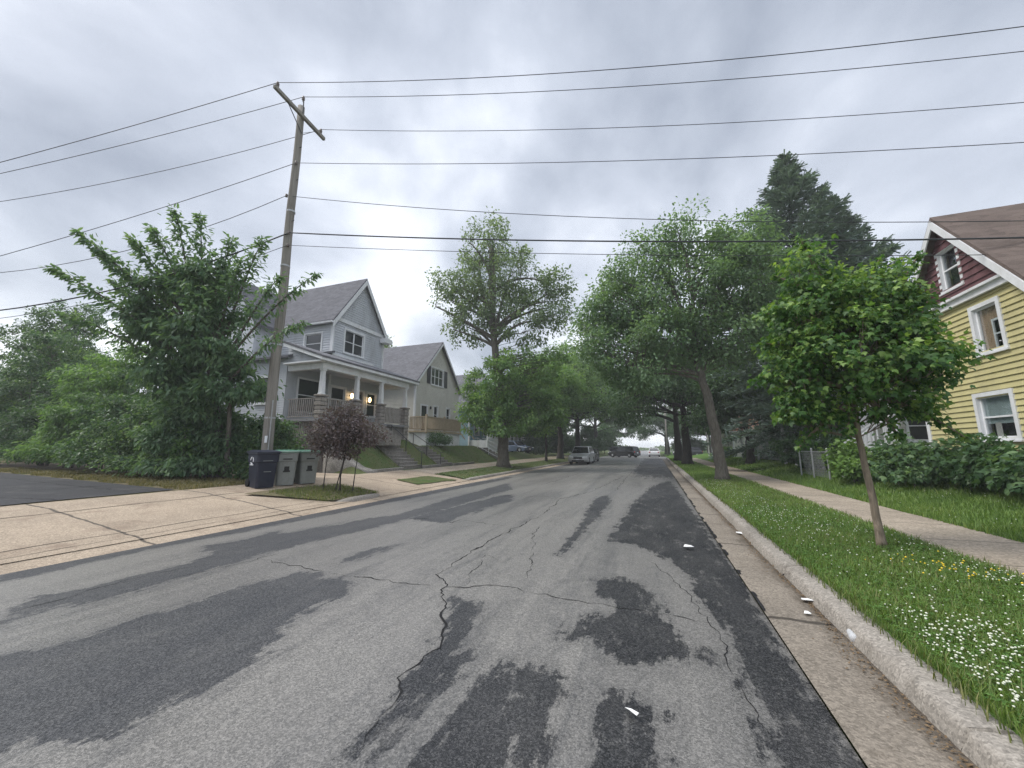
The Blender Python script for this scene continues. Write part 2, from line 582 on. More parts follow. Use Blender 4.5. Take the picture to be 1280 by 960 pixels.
# ------------------------------------------------------------------ foliage
def leaf_shape(kind_):
    """verts (unit length along +x, width along y) and quad faces"""
    if kind_ == 'oval':
        v = [(0, 0, 0), (.35, .27, .06), (.75, .2, .04), (1, 0, -.06), (.75, -.2, .04), (.35, -.27, .06)]
        f = [(0, 1, 2, 3), (0, 3, 4, 5)]
    elif kind_ == 'maple':
        v = [(0, 0, 0), (.05, .3, .02), (.42, .52, -.06), (.45, .24, .03), (1, 0, -.1), (.45, -.24, .03), (.42, -.52, -.06), (.05, -.3, .02)]
        f = [(0, 1, 2, 3), (0, 3, 4, 5), (0, 5, 6, 7)]
    elif kind_ == 'frond':
        v = [(0, 0, 0), (.25, .17, .0), (.7, .16, -.10), (1, 0, -.25), (.7, -.16, -.10), (.25, -.17, .0)]
        f = [(0, 1, 2, 3), (0, 3, 4, 5)]
    elif kind_ == 'needle':
        v = [(0, .05, 0), (0, -.05, 0), (1, -.1, -.03), (1, .1, -.03)]
        f = [(0, 1, 2, 3)]
    else:
        v = [(0, 0, 0), (.5, .36, .08), (1, 0, 0), (.5, -.36, .08)]
        f = [(0, 1, 2, 3)]
    return np.array(v, np.float32), np.array(f, np.int32)


def leaves(P, D, Nn, size, shape, tint):
    """leaf geometry at points P, length along D, normal Nn"""
    lv, lf = leaf_shape(shape)
    D = D / (np.linalg.norm(D, axis=1, keepdims=True) + 1e-9)
    S = np.cross(Nn, D)
    S /= (np.linalg.norm(S, axis=1, keepdims=True) + 1e-9)
    U = np.cross(D, S)
    size = np.broadcast_to(size, (len(P),))[:, None, None]
    V = P[:, None, :] + size * (lv[None, :, 0:1] * D[:, None] + lv[None, :, 1:2] * S[:, None] + lv[None, :, 2:3] * U[:, None])
    k = len(lv)
    Fc = lf[None] + (np.arange(len(P), dtype=np.int32) * k)[:, None, None]
    return V.reshape(-1, 3), Fc.reshape(-1, 4), np.repeat(tint, k)


def bez(a, b, c, n):
    t = np.linspace(0, 1, n)[:, None]
    return (1 - t) ** 2 * a + 2 * t * (1 - t) * b + t * t * c


def crown_points(rg, blobs, n, shell=.5):
    vol = np.array([b[3] * b[4] * b[5] for b in blobs]) ** .8
    idx = rg.choice(len(blobs), n, p=vol / vol.sum())
    B = np.array(blobs)[idx]
    d = rg.normal(size=(n, 3))
    d /= np.linalg.norm(d, axis=1, keepdims=True)
    r_ = shell + (1 - shell) * rg.random((n, 1)) ** .6
    return B[:, :3] + d * r_ * B[:, 3:6], d


def make_crown(rg, blobs, n_clump, per, crad, shape, size, src, trunk_mb=None, shell=.5, droop=.25, plume=0., flat=.65,
               tip=0., br=.03, tones=.35, zmin=.35):
    """clumps of leaves in the crown volume, each carried by a bent branch from the nearest limb point in src"""
    C, od = crown_points(rg, blobs, n_clump, shell)
    C[:, 2] = np.maximum(C[:, 2], src[:, 2].min() + zmin)
    Ps, Ds, Ns, Ts = [], [], [], []
    for c, o in zip(C, od):
        # carry from a limb point below and near the clump
        cost = np.linalg.norm(src - c, axis=1) + np.maximum(0, src[:, 2] - c[2] + .3) * 2.5
        a = src[np.argmin(cost)]
        L = np.linalg.norm(c - a)
        mid = (a + c) / 2 + np.array([0, 0, .14 * L]) + rg.normal(size=3) * .06 * L
        path = bez(a, mid, c, 7)
        if trunk_mb is not None and L > .3:
            r0 = br * (.5 + L * .35)
            trunk_mb.tube(path, np.linspace(r0, r0 * .25, 7), 5, False)
        n = max(3, int(per * rg.uniform(.6, 1.4)))
        sc_ = crad * rg.uniform(.65, 1.3)
        npl = int(n * plume)
        g = np.clip(rg.normal(size=(n, 3)), -1.45, 1.45) * np.array([sc_, sc_, sc_ * flat])
        pts = c + g
        if npl:
            t = rg.random(npl) ** .8 * .75 + .3
            ti = np.clip(t * 6, 0, 5.99)
            i0 = ti.astype(int)
            fr = (ti - i0)[:, None]
            pp = path[i0] * (1 - fr) + path[np.minimum(i0 + 1, 6)] * fr
            ext = (path[-1] - path[-2]) * np.maximum(0, (t - 1) * 6)[:, None]
            pts[:npl] = pp + ext + rg.normal(size=(npl, 3)) * sc_ * .42 * (1.25 - t)[:, None]
        dirv = rg.normal(size=(n, 3)) * .7 + o * .6 + (pts - c) / (sc_ + 1e-6) * .4
        dirv[:, 2] -= droop * 2.
        nn = rg.normal(size=(n, 3)) * .55 + o * .35
        nn[:, 2] += .9
        Ps.append(pts)
        Ds.append(dirv)
        Ns.append(nn)
        tn = rg.random() * tones + .5 - tones / 2 + tip * max(0., o[2]) + tip * .3  # upward clumps lighter: light from above put into the tint
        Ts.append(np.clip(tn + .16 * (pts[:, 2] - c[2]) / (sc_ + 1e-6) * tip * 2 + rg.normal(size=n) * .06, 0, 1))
    P = np.concatenate(Ps)
    D = np.concatenate(Ds)
    Nn = np.concatenate(Ns)
    T = np.concatenate(Ts)
    return leaves(P, D, Nn, size * rg.uniform(.65, 1.3, len(P)), shape, T)


def limb_net(rg, trunk, blobs, rad, mb, limbs=2, wig=.10):
    """trunk polyline plus limbs into each crown lobe; returns limb points that branches can leave from"""
    trunk = np.array(trunk, float)
    t = np.linspace(0, 1, len(trunk))
    tt = np.linspace(0, 1, 4 * len(trunk))
    tp = np.stack([np.interp(tt, t, trunk[:, i]) for i in range(3)], 1)
    tp[1:-1, :2] += rg.normal(size=(len(tp) - 2, 2)) * rad * .07
    rr = np.linspace(rad, rad * .42, len(tp))
    rr[0] *= 1.45
    rr[1] *= 1.12
    mb.tube(tp, rr, 12)
    src = [tp[int(len(tp) * .55):]]
    for b in blobs:
        b = np.array(b)
        for k in range(limbs):
            tgt = b[:3] + rg.normal(size=3) * b[3:6] * .3
            ok = tp[int(len(tp) * .45):]
            ok = ok[ok[:, 2] < tgt[2] - .1] if (ok[:, 2] < tgt[2] - .1).any() else ok[:1]
            a = ok[min(len(ok) - 1, int(len(ok) * rg.uniform(.55, 1.)))]
            L = np.linalg.norm(tgt - a)
            mid = (a + tgt) / 2 + np.array([0, 0, .12 * L]) + rg.normal(size=3) * wig * L
            path = bez(a, mid, tgt, 9)
            r0 = rad * .42 * min(1., .45 + L * .09)
            mb.tube(path, np.linspace(r0, r0 * .3, 9), 7, False)
            src.append(path[2:])
    return np.concatenate(src)


def tree(name, label, cat, base, trunk, rad, blobs, clumps, per, crad, shape, size, leaf, bark, seed, group=None,
         limbs=2, stems=None, lower=None, shoots=None, **kw):
    """broadleaf tree or shrub: trunk (with limbs) and crown. trunk and blobs are relative to base"""
    rg = np.random.default_rng(seed)
    t = thing(name, label, cat, base, 0, group)
    mb = MB()
    srcs = [limb_net(rg, trunk, blobs, rad, mb, limbs)]
    for st in stems or []:
        srcs.append(limb_net(rg, st, blobs, rad * .7, mb, 1))
    src = np.concatenate(srcs)
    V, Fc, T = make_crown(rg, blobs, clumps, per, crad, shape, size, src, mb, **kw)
    if shoots:
        # long arching shoots with drooping leaves set all along them
        Ps, Ds, Ns, Ts = [], [], [], []
        for a, tip_, n, r_ in shoots:
            a, tip_ = np.array(a), np.array(tip_)
            L = np.linalg.norm(tip_ - a)
            path = bez(a, a * .45 + tip_ * .55 + np.array([0, 0, .10 * L]), tip_, 12)
            mb.tube(path, np.linspace(.05, .008, 12), 6, False)
            d = (tip_ - a) / L
            q = .12 + .9 * rg.random(n) ** .8
            i0 = np.clip((q * 11).astype(int), 0, 10)
            fr = (q * 11 - i0)[:, None]
            wid = r_ * np.clip(1.25 - q, .2, 1.) * (1 + .35 * np.sin(q * 23 + rg.random() * 6))
            o_ = rg.normal(size=(n, 3)) * wid[:, None] * np.array([.6, .6, .42])
            Ps.append(path[i0] * (1 - fr) + path[i0 + 1] * fr + o_)
            Ds.append(d * .55 + o_ / (wid[:, None] + .05) * .6 + rg.normal(size=(n, 3)) * .3 + np.array([0, 0, -.55]))
            Ns.append(rg.normal(size=(n, 3)) * .45 + np.array([0, 0, .9]))
            Ts.append(np.clip(.35 + .3 * q + rg.normal(size=n) * .12, 0, 1))
        P, D, Nn, T2 = map(np.concatenate, (Ps, Ds, Ns, Ts))
        v2, f2, t2 = leaves(P, D, Nn, size * rg.uniform(.6, 1.15, len(P)), shape, T2)
        Fc = np.concatenate([Fc, f2 + len(V)])
        V = np.concatenate([V, v2])
        T = np.concatenate([T, t2])
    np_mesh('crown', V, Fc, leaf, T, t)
    if lower:
        lb, ln, lper, lcr, lsh, lsz, lleaf, lkw = lower
        src2 = np.concatenate([src, np.stack([np.interp(np.linspace(0, 1, 20), np.linspace(0, 1, len(trunk)), np.array(trunk)[:, i]) for i in range(3)], 1)[4:]])
        V, Fc, T = make_crown(rg, lb, ln, lper, lcr, lsh, lsz, src2, mb, **lkw)
        np_mesh('lower_crown', V, Fc, lleaf, T, t)
    part('trunk', mb, bark, t, True, local=True)
    return t


def conifer(name, label, base, h, rbase, z0, levels, per_level, seed):
    rg = np.random.default_rng(seed)
    t = thing(name, label, 'tree', base)
    mb = MB()
    mb.tube([(0, 0, -.2), (0, 0, h * .5), (.05, 0, h * .97)], [.34, .2, .03], 10)
    Ps, Ds, Ns, Ts = [], [], [], []
    for i in range(levels):
        u = i / (levels - 1)
        z = z0 + (h - .5 - z0) * u ** .92
        L0 = min(4.9, rbase * (1 - u) ** .84) + .12
        nb = max(4, int(per_level * (1 - u * .45)))
        ph = rg.random() * 6.28
        for k in range(nb):
            a = ph + 6.283 * k / nb + rg.normal() * .2
            L = L0 * rg.uniform(.66, 1.12)
            d = np.array([math.cos(a), math.sin(a), 0])
            rise = .02 + .26 * u
            pt = lambda q: np.array([0, 0, z]) + d * L * q + np.array([0, 0, L * (rise * q - .50 * q * q * (1 - u) + .20 * q ** 4)])
            path = np.array([pt(q) for q in np.linspace(0, 1, 6)])
            mb.tube(path, np.linspace(.05 * (1 - u) + .015, .008, 6), 4, False)
            n = int(30 + 64 * L)
            q = rg.random(n) ** .6
            base_p = np.array([pt(x) for x in q])
            side = np.array([-d[1], d[0], 0])
            w = (1.05 - q) * min(L * .30, .8) + .07
            s_ = rg.uniform(-1, 1, n)
            p = base_p + side * (s_ * w)[:, None] + d * (np.abs(s_) * w * .35)[:, None] * -1 + rg.normal(size=(n, 3)) * np.array([.03, .03, .05])
            p[:, 2] -= np.abs(s_) * w * .22
            Ps.append(p)
            Ds.append(d * .8 + side * (s_ * 1.1)[:, None] + rg.normal(size=(n, 3)) * .35 + np.array([0, 0, .05]))
            Ns.append(np.array([0, 0, 1.]) + rg.normal(size=(n, 3)) * .5)
            Ts.append(np.clip(.35 + .35 * q + rg.normal(size=n) * .12, 0, 1))
    P, D, Nn, T = map(np.concatenate, (Ps, Ds, Ns, Ts))
    V, Fc, T = leaves(P, D, Nn, rg.uniform(.24, .46, len(P)), 'needle', T)
    np_mesh('crown', V, Fc, 'needle_blue', T, t)
    part('trunk', mb, 'bark_dark', t, True, local=True)
    return t


# ------------------------------------------------------------------ terrain heights
XK = -8.4          # left kerb line
XG0, XK0, XK1 = .93, 1.44, 1.66   # right asphalt edge, kerb face, kerb back


def z_left(x, y):
    s = XK - x
    b = np.interp(s, [0, 3.2, 4.2, 60], [.035, .38, .42, .75])
    top = np.interp(y, [14.25, 14.5, 21, 22.5, 31, 35, 44, 50], [0, 1.58, 1.58, 1.25, 1.25, .75, .6, .1])
    return b + top * np.clip((-12.6 - x) / 2.3, 0, 1)


def z_right(x, y):
    return np.interp(x, [1.6, 5.2, 7.4, 12, 60], [.13, .16, .52, .6, .8]) + 0 * y


def grid(name, xs, ys, zf, mat, off=0., k='structure', attr=None, label=None):
    xs, ys = np.asarray(xs, float), np.asarray(ys, float)
    X, Y = np.meshgrid(xs, ys)
    Z = zf(X, Y) + off
    V = np.stack([X, Y, Z], -1).reshape(-1, 3)
    nx, ny = len(xs), len(ys)
    i = np.arange((nx - 1) * (ny - 1))
    a = (i // (nx - 1)) * nx + i % (nx - 1)
    Fc = np.stack([a, a + 1, a + nx + 1, a + nx], 1)
    o = np_mesh(name, V, Fc, mat, attr(X, Y).ravel() if attr else None, None, True, 'patch')
    return kind(o, k, label)


def ribbon(name, A, B, zf, mat, off=.005, n=60, m=8, rough=0., seed=0):
    """ground sheet between two edge polylines, following the terrain"""
    rg = np.random.default_rng(seed)

    def res(P):
        P = np.array(P, float)
        d = np.r_[0, np.cumsum(np.linalg.norm(np.diff(P, axis=0), axis=1))]
        s = np.linspace(0, d[-1], n)
        return np.stack([np.interp(s, d, P[:, 0]), np.interp(s, d, P[:, 1])], 1)
    a, b = res(A), res(B)
    if rough:
        ker = np.ones(3) / 3
        for q in (a, b):
            q += np.stack([np.convolve(rg.normal(size=n), ker, 'same'), np.convolve(rg.normal(size=n), ker, 'same')], 1) * rough
    t = np.linspace(0, 1, m)[None, :, None]
    G = a[:, None] * (1 - t) + b[:, None] * t
    Z = zf(G[..., 0], G[..., 1]) + off
    V = np.concatenate([G, Z[..., None]], -1).reshape(-1, 3)
    i = np.arange((n - 1) * (m - 1))
    k0 = (i // (m - 1)) * m + i % (m - 1)
    Fc = np.stack([k0, k0 + 1, k0 + m + 1, k0 + m], 1)
    return kind(np_mesh(name, V, Fc, mat, None, None, True), 'structure')


flat = lambda x, y: 0 * x
gm = MB().quad((-600, -600, -.25), (600, -600, -.25), (600, 600, -.25), (-600, 600, -.25))
kind(part('ground', gm, 'turf', None), 'structure')
ysl = np.r_[np.arange(-14, 14.2, .5), [14.2, 14.3, 14.45, 14.6], np.arange(15, 46, .5), np.arange(46, 130, 3)]
xsl = np.r_[np.arange(-80, -26, 3.), np.arange(-26, XK + .01, .3)]
xsl[-1] = XK
grid('left_terrain', xsl, ysl[ysl < 14.25], z_left, 'scrub_turf', -.012)
grid('left_terrain', xsl, ysl[ysl > 14.15], z_left, 'turf', -.012)
grid('right_terrain', np.r_[1.66, np.arange(1.9, 12, .4), np.arange(12, 80, 3)], np.r_[np.arange(-14, 40, 1.), np.arange(40, 130, 3)], z_right, 'verge_turf', -.006)

# ---- road: dark repair patches measured on the ground, softened by distance to their outlines
def zl(pts):
    return [survey(x / 2, 560 + y / 2) for x, y in pts]


def zr(pts):
    return [survey(640 + x / 2, 560 + y / 2) for x, y in pts]


PATCHES = [
    zl([(-300, 640), (0, 520), (130, 500), (330, 430), (480, 390), (610, 345), (770, 312), (880, 345), (870, 370), (760, 420), (700, 465), (690, 500), (560, 580), (430, 640), (300, 720), (150, 770), (60, 740), (-300, 900)]),
    zl([(-300, 520), (0, 428), (90, 370), (250, 340), (470, 290), (530, 260), (700, 215), (1000, 165), (1130, 125), (1270, 88), (1280, 104), (1000, 187), (800, 232), (650, 268), (500, 314), (300, 370), (150, 402), (0, 444), (-300, 560)]),
    zl([(0, 308), (300, 245), (640, 182), (960, 122), (1280, 70), (1280, 76), (960, 138), (640, 202), (300, 268), (0, 336)]),
    zl([(500, 245), (610, 228), (700, 205), (690, 222), (600, 248), (510, 262)]),
    zl([(1130, 370), (1210, 400), (1190, 430), (1150, 510), (1200, 495), (1180, 540), (1100, 620), (1040, 690), (960, 800), (830, 800), (900, 720), (980, 650), (990, 590), (1090, 500), (1115, 440)]),
    zl([(1290, 530), (1240, 540), (1200, 590), (1120, 660), (1060, 760), (1030, 830), (1290, 830)]),
    zl([(1010, 178), (1130, 150), (1250, 120), (1280, 118), (1280, 132), (1180, 165), (1110, 190)]),
    zl([(820, 300), (900, 265), (1000, 243), (980, 252), (900, 280)]),
    zr([(386, 84), (345, 98), (300, 140), (260, 200), (240, 235), (300, 240), (360, 260), (420, 300), (470, 350), (490, 400), (540, 440), (560, 520), (600, 600), (640, 700), (680, 830), (920, 830), (690, 490), (500, 210), (400, 88)]),
    zr([(200, 330), (260, 320), (340, 340), (370, 390), (400, 440), (440, 480), (510, 510), (540, 560), (440, 530), (360, 560), (250, 540), (200, 480), (110, 480), (180, 420), (270, 400), (200, 360)]),
    zr([(-10, 530), (90, 550), (150, 590), (200, 610), (110, 640), (100, 740), (60, 830), (-10, 830)]),
    zr([(200, 620), (260, 610), (390, 660), (370, 760), (340, 830), (190, 830), (220, 700)]),
    zr([(240, 118), (205, 128), (160, 200), (110, 270), (140, 262), (200, 192), (247, 136)]),
    zr([(560, 570), (600, 620), (660, 700), (700, 830), (640, 830), (600, 700)]),
]


def patch_field(X, Y):
    """signed distance (m): positive inside a dark repair patch"""
    P = np.stack([X.ravel(), Y.ravel()], 1)
    best = np.full(len(P), -3.)
    thin = {9: .85, 10: 1., 11: .95, 4: 1.}      # patches worn nearly through
    for k_, poly in enumerate(PATCHES):
        q = np.array(poly)
        a, b = q, np.roll(q, -1, 0)
        d2 = np.full(len(P), 1e9)
        ins = np.zeros(len(P), bool)
        for (ax, ay), (bx, by) in zip(a, b):
            ex, ey = bx - ax, by - ay
            t = np.clip(((P[:, 0] - ax) * ex + (P[:, 1] - ay) * ey) / (ex * ex + ey * ey + 1e-9), 0, 1)
            d2 = np.minimum(d2, (P[:, 0] - ax - t * ex) ** 2 + (P[:, 1] - ay - t * ey) ** 2)
            c = ((ay > P[:, 1]) != (by > P[:, 1])) & (P[:, 0] < (bx - ax) * (P[:, 1] - ay) / (by - ay + 1e-12) + ax)
            ins ^= c
        best = np.maximum(best, np.where(ins, thin.get(k_, 1.), -1) * np.sqrt(d2) - (.02 if k_ == 9 else 0.))
    best = np.clip(best * 1.6, -.42, .5)
    far = np.clip((P[:, 1] - 16) / 12, 0, 1)
    return (best * (1 - far) + far * np.interp(P[:, 0], [-4, -1.6, -.9, 1], [-.16, -.10, .3, .45])).reshape(X.shape)


ysr = [-6.]
while ysr[-1] < 16:
    ysr.append(ysr[-1] + (.5 if ysr[-1] < 1 else .07 + .004 * max(0, ysr[-1])))
ysr = np.r_[ysr, np.arange(16.5, 60, 1.)]
road_z = lambda x, y: -.03 + .05 * (1 - ((x + 3.7) / 4.7) ** 2)
grid('road', np.linspace(XK + .0, XG0, 118), ysr, road_z, 'asphalt', 0, attr=patch_field)
grid('cross_street', np.linspace(-70, 70, 40), np.linspace(58.8, 71, 6), flat, 'asphalt', .012, attr=lambda x, y: 0 * x - .1)
grid('far_road', np.linspace(XK, XG0, 8), np.r_[71, np.arange(75, 400, 12.)], flat, 'asphalt', 0.004, attr=lambda x, y: 0 * x - .2)

# cracks: narrow wandering strips of tar and shadowed void
def crack(mb, pts, w, rg, zf=None):
    P = np.array(pts)
    d = np.r_[0, np.cumsum(np.linalg.norm(np.diff(P, axis=0), axis=1))]
    n = max(6, int(d[-1] / .05))
    s = np.linspace(0, d[-1], n)
    p = np.stack([np.interp(s, d, P[:, 0]), np.interp(s, d, P[:, 1])], 1)
    wob = np.convolve(rg.normal(size=n + 8), np.ones(9) / 9, 'valid')[:n]
    wob2 = np.convolve(rg.normal(size=n + 2), np.ones(3) / 3, 'valid')[:n]
    tg = np.gradient(p, axis=0)
    tg /= np.linalg.norm(tg, axis=1, keepdims=True) + 1e-9
    nr = np.stack([-tg[:, 1], tg[:, 0]], 1)
    p = p + nr * (wob * .085 + wob2 * .02)[:, None]
    ww = w * .5 * np.clip(.75 + .6 * np.convolve(rg.normal(size=n + 4), np.ones(5) / 5, 'valid')[:n] * 1.6, .1, 2.2) * np.clip(np.minimum(s, d[-1] - s) / .3, .1, 1)
    vs = []
    for (x, y), q, t in zip(p, nr, ww):
        for sg in (-1, 1):
            xx, yy = x + sg * q[0] * t / 2, y + sg * q[1] * t / 2
            vs.append((xx, yy, (float(road_z(xx, yy)) + .004) if zf is None else float(zf(xx, yy)) + .011))
    mb.add(vs, [(2 * i, 2 * i + 2, 2 * i + 3, 2 * i + 1) for i in range(n - 1)])


cm = MB()
rgc = np.random.default_rng(4)
for pts, w in [
    (zl([(1290, 200), (1180, 262), (1090, 320), (1115, 345), (1113, 440), (1090, 500), (1000, 570), (985, 640), (900, 720), (820, 815)]), .035),
    (zl([(640, 275), (800, 312), (950, 335), (1100, 345), (1280, 350)]) + zr([(60, 372), (150, 382), (300, 400), (400, 416), (520, 440)]), .022),
    (zl([(0, 418), (150, 384), (350, 322), (520, 290)]), .03),
    (zl([(1150, 345), (1190, 305), (1215, 270), (1260, 290)]), .015),
    (zr([(70, 195), (50, 250), (35, 330), (20, 345)]), .018),
    (zr([(330, 275), (430, 350), (500, 450), (560, 560), (620, 640), (650, 720)]), .014),
    (zr([(0, 205), (70, 175), (120, 130), (200, 110), (280, 70)]), .03),
    (zl([(1013, 180), (1060, 178), (1130, 190), (1150, 180)]), .04),
    (zl([(1140, 180), (1280, 200)]) + zr([(0, 196)]), .016),
    (zl([(300, 355), (470, 318), (640, 285), (700, 262)]), .012),
    ([(-4.6, 16), (-4.4, 22), (-4.5, 30), (-4.3, 42)], .03), ([(-1.4, 15), (-1.5, 22), (-1.3, 35), (-1.5, 50)], .03),
    ([(-7.8, 17.5), (-4, 17.9), (0, 17.6)], .03), ([(-7.8, 26), (-4, 26.3), (.5, 25.8)], .035), ([(-7.8, 12.2), (-5.4, 12.1), (-3, 12.6)], .018),
]:
    crack(cm, pts, w, rgc)
for pts, w in (([(-12.7, 4.9), (-14.5, 4.6), (-17, 4.9), (-21, 4.4)], .10), ([(-15.6, 7.2), (-15.9, 5.4), (-15.2, 3.)], .07), ([(-18.8, 7.6), (-18.5, 5.2), (-19.4, 3.)], .08), ([(-13., 6.4), (-16, 6.6), (-20, 7.0), (-25, 7.4)], .06)):
    crack(cm, pts, w, rgc, z_left)
kind(part('road_cracks', cm, 'crack_tar', None), 'structure')

# broken black asphalt lip along the right gutter
bl = MB()
rgb = np.random.default_rng(9)
y = 2.2
while y < 30:
    L = rgb.uniform(.06, .5)
    if rgb.random() < .62 and not (5.0 > y > 4.3 and rgb.random() < .5):
        w = rgb.uniform(.006, .03)
        n = 9
        vs = []
        for i in range(n):
            yy = y + L * i / (n - 1)
            e = w * math.sin(math.pi * (i + .35) / n) * rgb.uniform(.6, 1.2)
            vs += [(XG0 - .012, yy, .012), (XG0 + .012 + e, yy, .0125)]
        bl.add(vs, [(2 * i, 2 * i + 1, 2 * i + 3, 2 * i + 2) for i in range(n - 1)])
    y += L
kind(part('asphalt_lip', bl, 'crack_tar', None), 'structure')


def sweep_strip(name, prof, ys, mat, jit=.0, seed=1, sx=1.):
    """kerb or gutter: (x,z) profile swept along the street with chipped, uneven edges"""
    rg = np.random.default_rng(seed)
    prof = np.array(prof, float)
    n, k = len(ys), len(prof)
    V = np.zeros((n, k, 3))
    V[:, :, 0] = prof[:, 0]
    V[:, :, 2] = prof[:, 1]
    V[:, :, 1] = np.asarray(ys)[:, None]
    if jit:
        j = rg.normal(size=(n, k, 2)) * jit
        j[:, 0] = 0
        lowf = np.interp(np.arange(n), np.arange(0, n, 14), rg.normal(size=len(range(0, n, 14))) * jit * 1.2)
        V[:, :, 0] += j[..., 0]
        V[:, 1:, 2] += j[:, 1:, 1] + lowf[:, None]
    i = np.arange((n - 1) * (k - 1))
    a = (i // (k - 1)) * k + i % (k - 1)
    Fc = np.stack([a, a + 1, a + k + 1, a + k] if sx > 0 else [a, a + k, a + k + 1, a + 1], 1)
    return kind(np_mesh(name, V.reshape(-1, 3), Fc, mat, None, None, jit < .004), 'structure')


yk = np.r_[np.arange(-6, 1.5, .5), np.arange(1.5, 9, .035), np.arange(9, 20, .12), np.arange(20, 59, .6)]
sweep_strip('gutter', [(XG0 - .004, .0), (XG0 + .02, .007), (1.2, .004), (1.36, .002), (XK0 + .03, .0)], yk, 'gutter_concrete', 0.0008, 2)
# the kerb stones, cut by joints every three metres
ykj = []
for v in yk:
    ykj.append(v)
prof = [(XK0 - .012, -.03), (XK0, .02), (XK0 + .022, .085), (XK0 + .035, .112), (XK0 + .055, .128), (XK0 + .11, .136), (XK0 + .17, .138), (XK1 + .01, .138), (XK1 + .02, .02)]
segs, a0 = [], -6.
for b0 in np.r_[3.02, np.arange(6.05, 59, 3.05), 59.]:
    segs.append((a0 + .009, b0 - .009))
    a0 = b0
kv, kf, ko = [], [], 0
rgk = np.random.default_rng(3)
for s0, s1 in segs:
    st = .035 if s1 < 10 else (.12 if s1 < 21 else .6)
    ys_ = np.linspace(s0, s1, max(4, int((s1 - s0) / st)))
    n, k = len(ys_), len(prof)
    V = np.zeros((n, k, 3))
    pr = np.array(prof)
    V[:, :, 0] = pr[:, 0] + rgk.normal() * .006
    V[:, :, 1] = ys_[:, None]
    V[:, :, 2] = pr[:, 1] + rgk.normal() * .004
    j = rgk.normal(size=(n, k)) * .0032
    chip = np.convolve((rgk.random(n + 4) < .06) * rgk.uniform(.2, 1, n + 4), np.ones(5) / 3, 'valid')[:n] * .028
    V[:, 1:8, 0] += j[:, 1:8]
    V[:, 1:8, 2] += rgk.normal(size=(n, k))[:, 1:8] * .0038
    V[:, 3:5, 2] -= chip[:, None]
    V[:, 2:4, 0] += chip[:, None] * .7
    i = np.arange((n - 1) * (k - 1))
    a = (i // (k - 1)) * k + i % (k - 1) + ko
    kf.append(np.stack([a, a + k, a + k + 1, a + 1], 1))
    # end caps of the stone
    for row in (0, n - 1):
        cidx = ko + row * k
        kf.append(np.array([[cidx + 1, cidx + 2, cidx + 7, cidx + 8], [cidx + 2, cidx + 3, cidx + 6, cidx + 7], [cidx + 3, cidx + 4, cidx + 5, cidx + 6]]))
    kv.append(V.reshape(-1, 3))
    ko += n * k
kind(np_mesh('kerb', np.concatenate(kv), np.concatenate(kf), 'kerb_concrete'), 'structure')

# sidewalk on the right, edges overgrown
ribbon('sidewalk', [(3.73, -6), (3.73, 58)], [(5.2, -6), (5.2, 58)], z_right, 'walk_concrete', .008, 160, 6, .035, 3)
# left side: concrete apron with driveways, kerb, walk
ribbon('driveway_apron', [(XK, -8), (XK, 17.2)], [(-12.45, -8), (-12.45, 17.2)], z_left, 'apron_concrete', .003, 60, 14, .0, 3)
ribbon('driveway', [(-12.45, 9.8), (-40, 9.8)], [(-12.45, 14.0), (-40, 14.0)], z_left, 'apron_concrete', .002, 40, 8, .02, 4)
ribbon('left_sidewalk', [(-10.5, 17.2), (-10.5, 58)], [(-12.3, 17.2), (-12.3, 58)], z_left, 'walk_concrete', .006, 60, 6, .02, 5)
ribbon('left_gutter', [(XK - .04, -8), (XK - .04, 58)], [(XK + .42, -8), (XK + .42, 58)], lambda x, y: np.interp(x, [XK - .04, XK + .03, XK + .40], [.036, .012, -.024]), 'apron_concrete', .0, 80, 6, 0, 5)
ribbon('parking_lot', [(-12.55, -8), (-12.5, 3), (-12.75, 7.2)], [(-60, -8), (-60, 3), (-60, 11.5)], lambda x, y: z_left(x, y), 'lot_asphalt', .006, 30, 40, .05, 6)
# seams between apron slabs, running with the street
sm = MB()
for xx, w in ((-8.98, .02), (-11.1, .03), (-8.62, .012)):
    pts = [(xx + .02 * math.sin(i * 1.7), -7 + i * .5) for i in range(31 if xx < -9 else 32)]
    vs = []
    for i, (px_, py_) in enumerate(pts):
        ww = w * (.6 + .5 * abs(math.sin(i * 2.3)))
        vs += [(px_ - ww / 2, py_, float(z_left(px_, py_)) + .008), (px_ + ww / 2, py_, float(z_left(px_, py_)) + .008)]
    sm.add(vs, [(2 * i, 2 * i + 1, 2 * i + 3, 2 * i + 2) for i in range(len(pts) - 1)])
kind(part('apron_seams', sm, 'crack_tar', None), 'structure')

# left kerbs: island kerb by the purple tree, then the kerb past the driveways
def left_kerb(name, y0, y1, curl=True):
    ys_ = np.linspace(y0, y1, max(12, int((y1 - y0) / .25)))
    prof_ = np.array([(XK + .03, -.03), (XK + .01, .06), (XK - .03, .125), (XK - .14, .145), (XK - .18, .03)])
    V = np.zeros((len(ys_), 5, 3))
    V[:, :, 0] = prof_[:, 0]
    V[:, :, 1] = ys_[:, None]
    V[:, :, 2] = prof_[:, 1]
    t = np.clip(np.minimum(ys_ - y0, y1 - ys_ if curl else 9) / .7, 0, 1)
    V[:, :, 2] = V[:, :, 2] * (.25 + .75 * t)[:, None]
    V[:, :, 0] -= ((1 - t) ** 2 * .55)[:, None]
    n, k = len(ys_), 5
    i = np.arange((n - 1) * (k - 1))
    a = (i // (k - 1)) * k + i % (k - 1)
    return kind(np_mesh(name, V.reshape(-1, 3), np.stack([a, a + 1, a + k + 1, a + k], 1), 'kerb_concrete', None, None, True), 'structure')


left_kerb('left_kerb', 8.7, 11.1)
left_kerb('left_kerb', 16.6, 58.5, False)
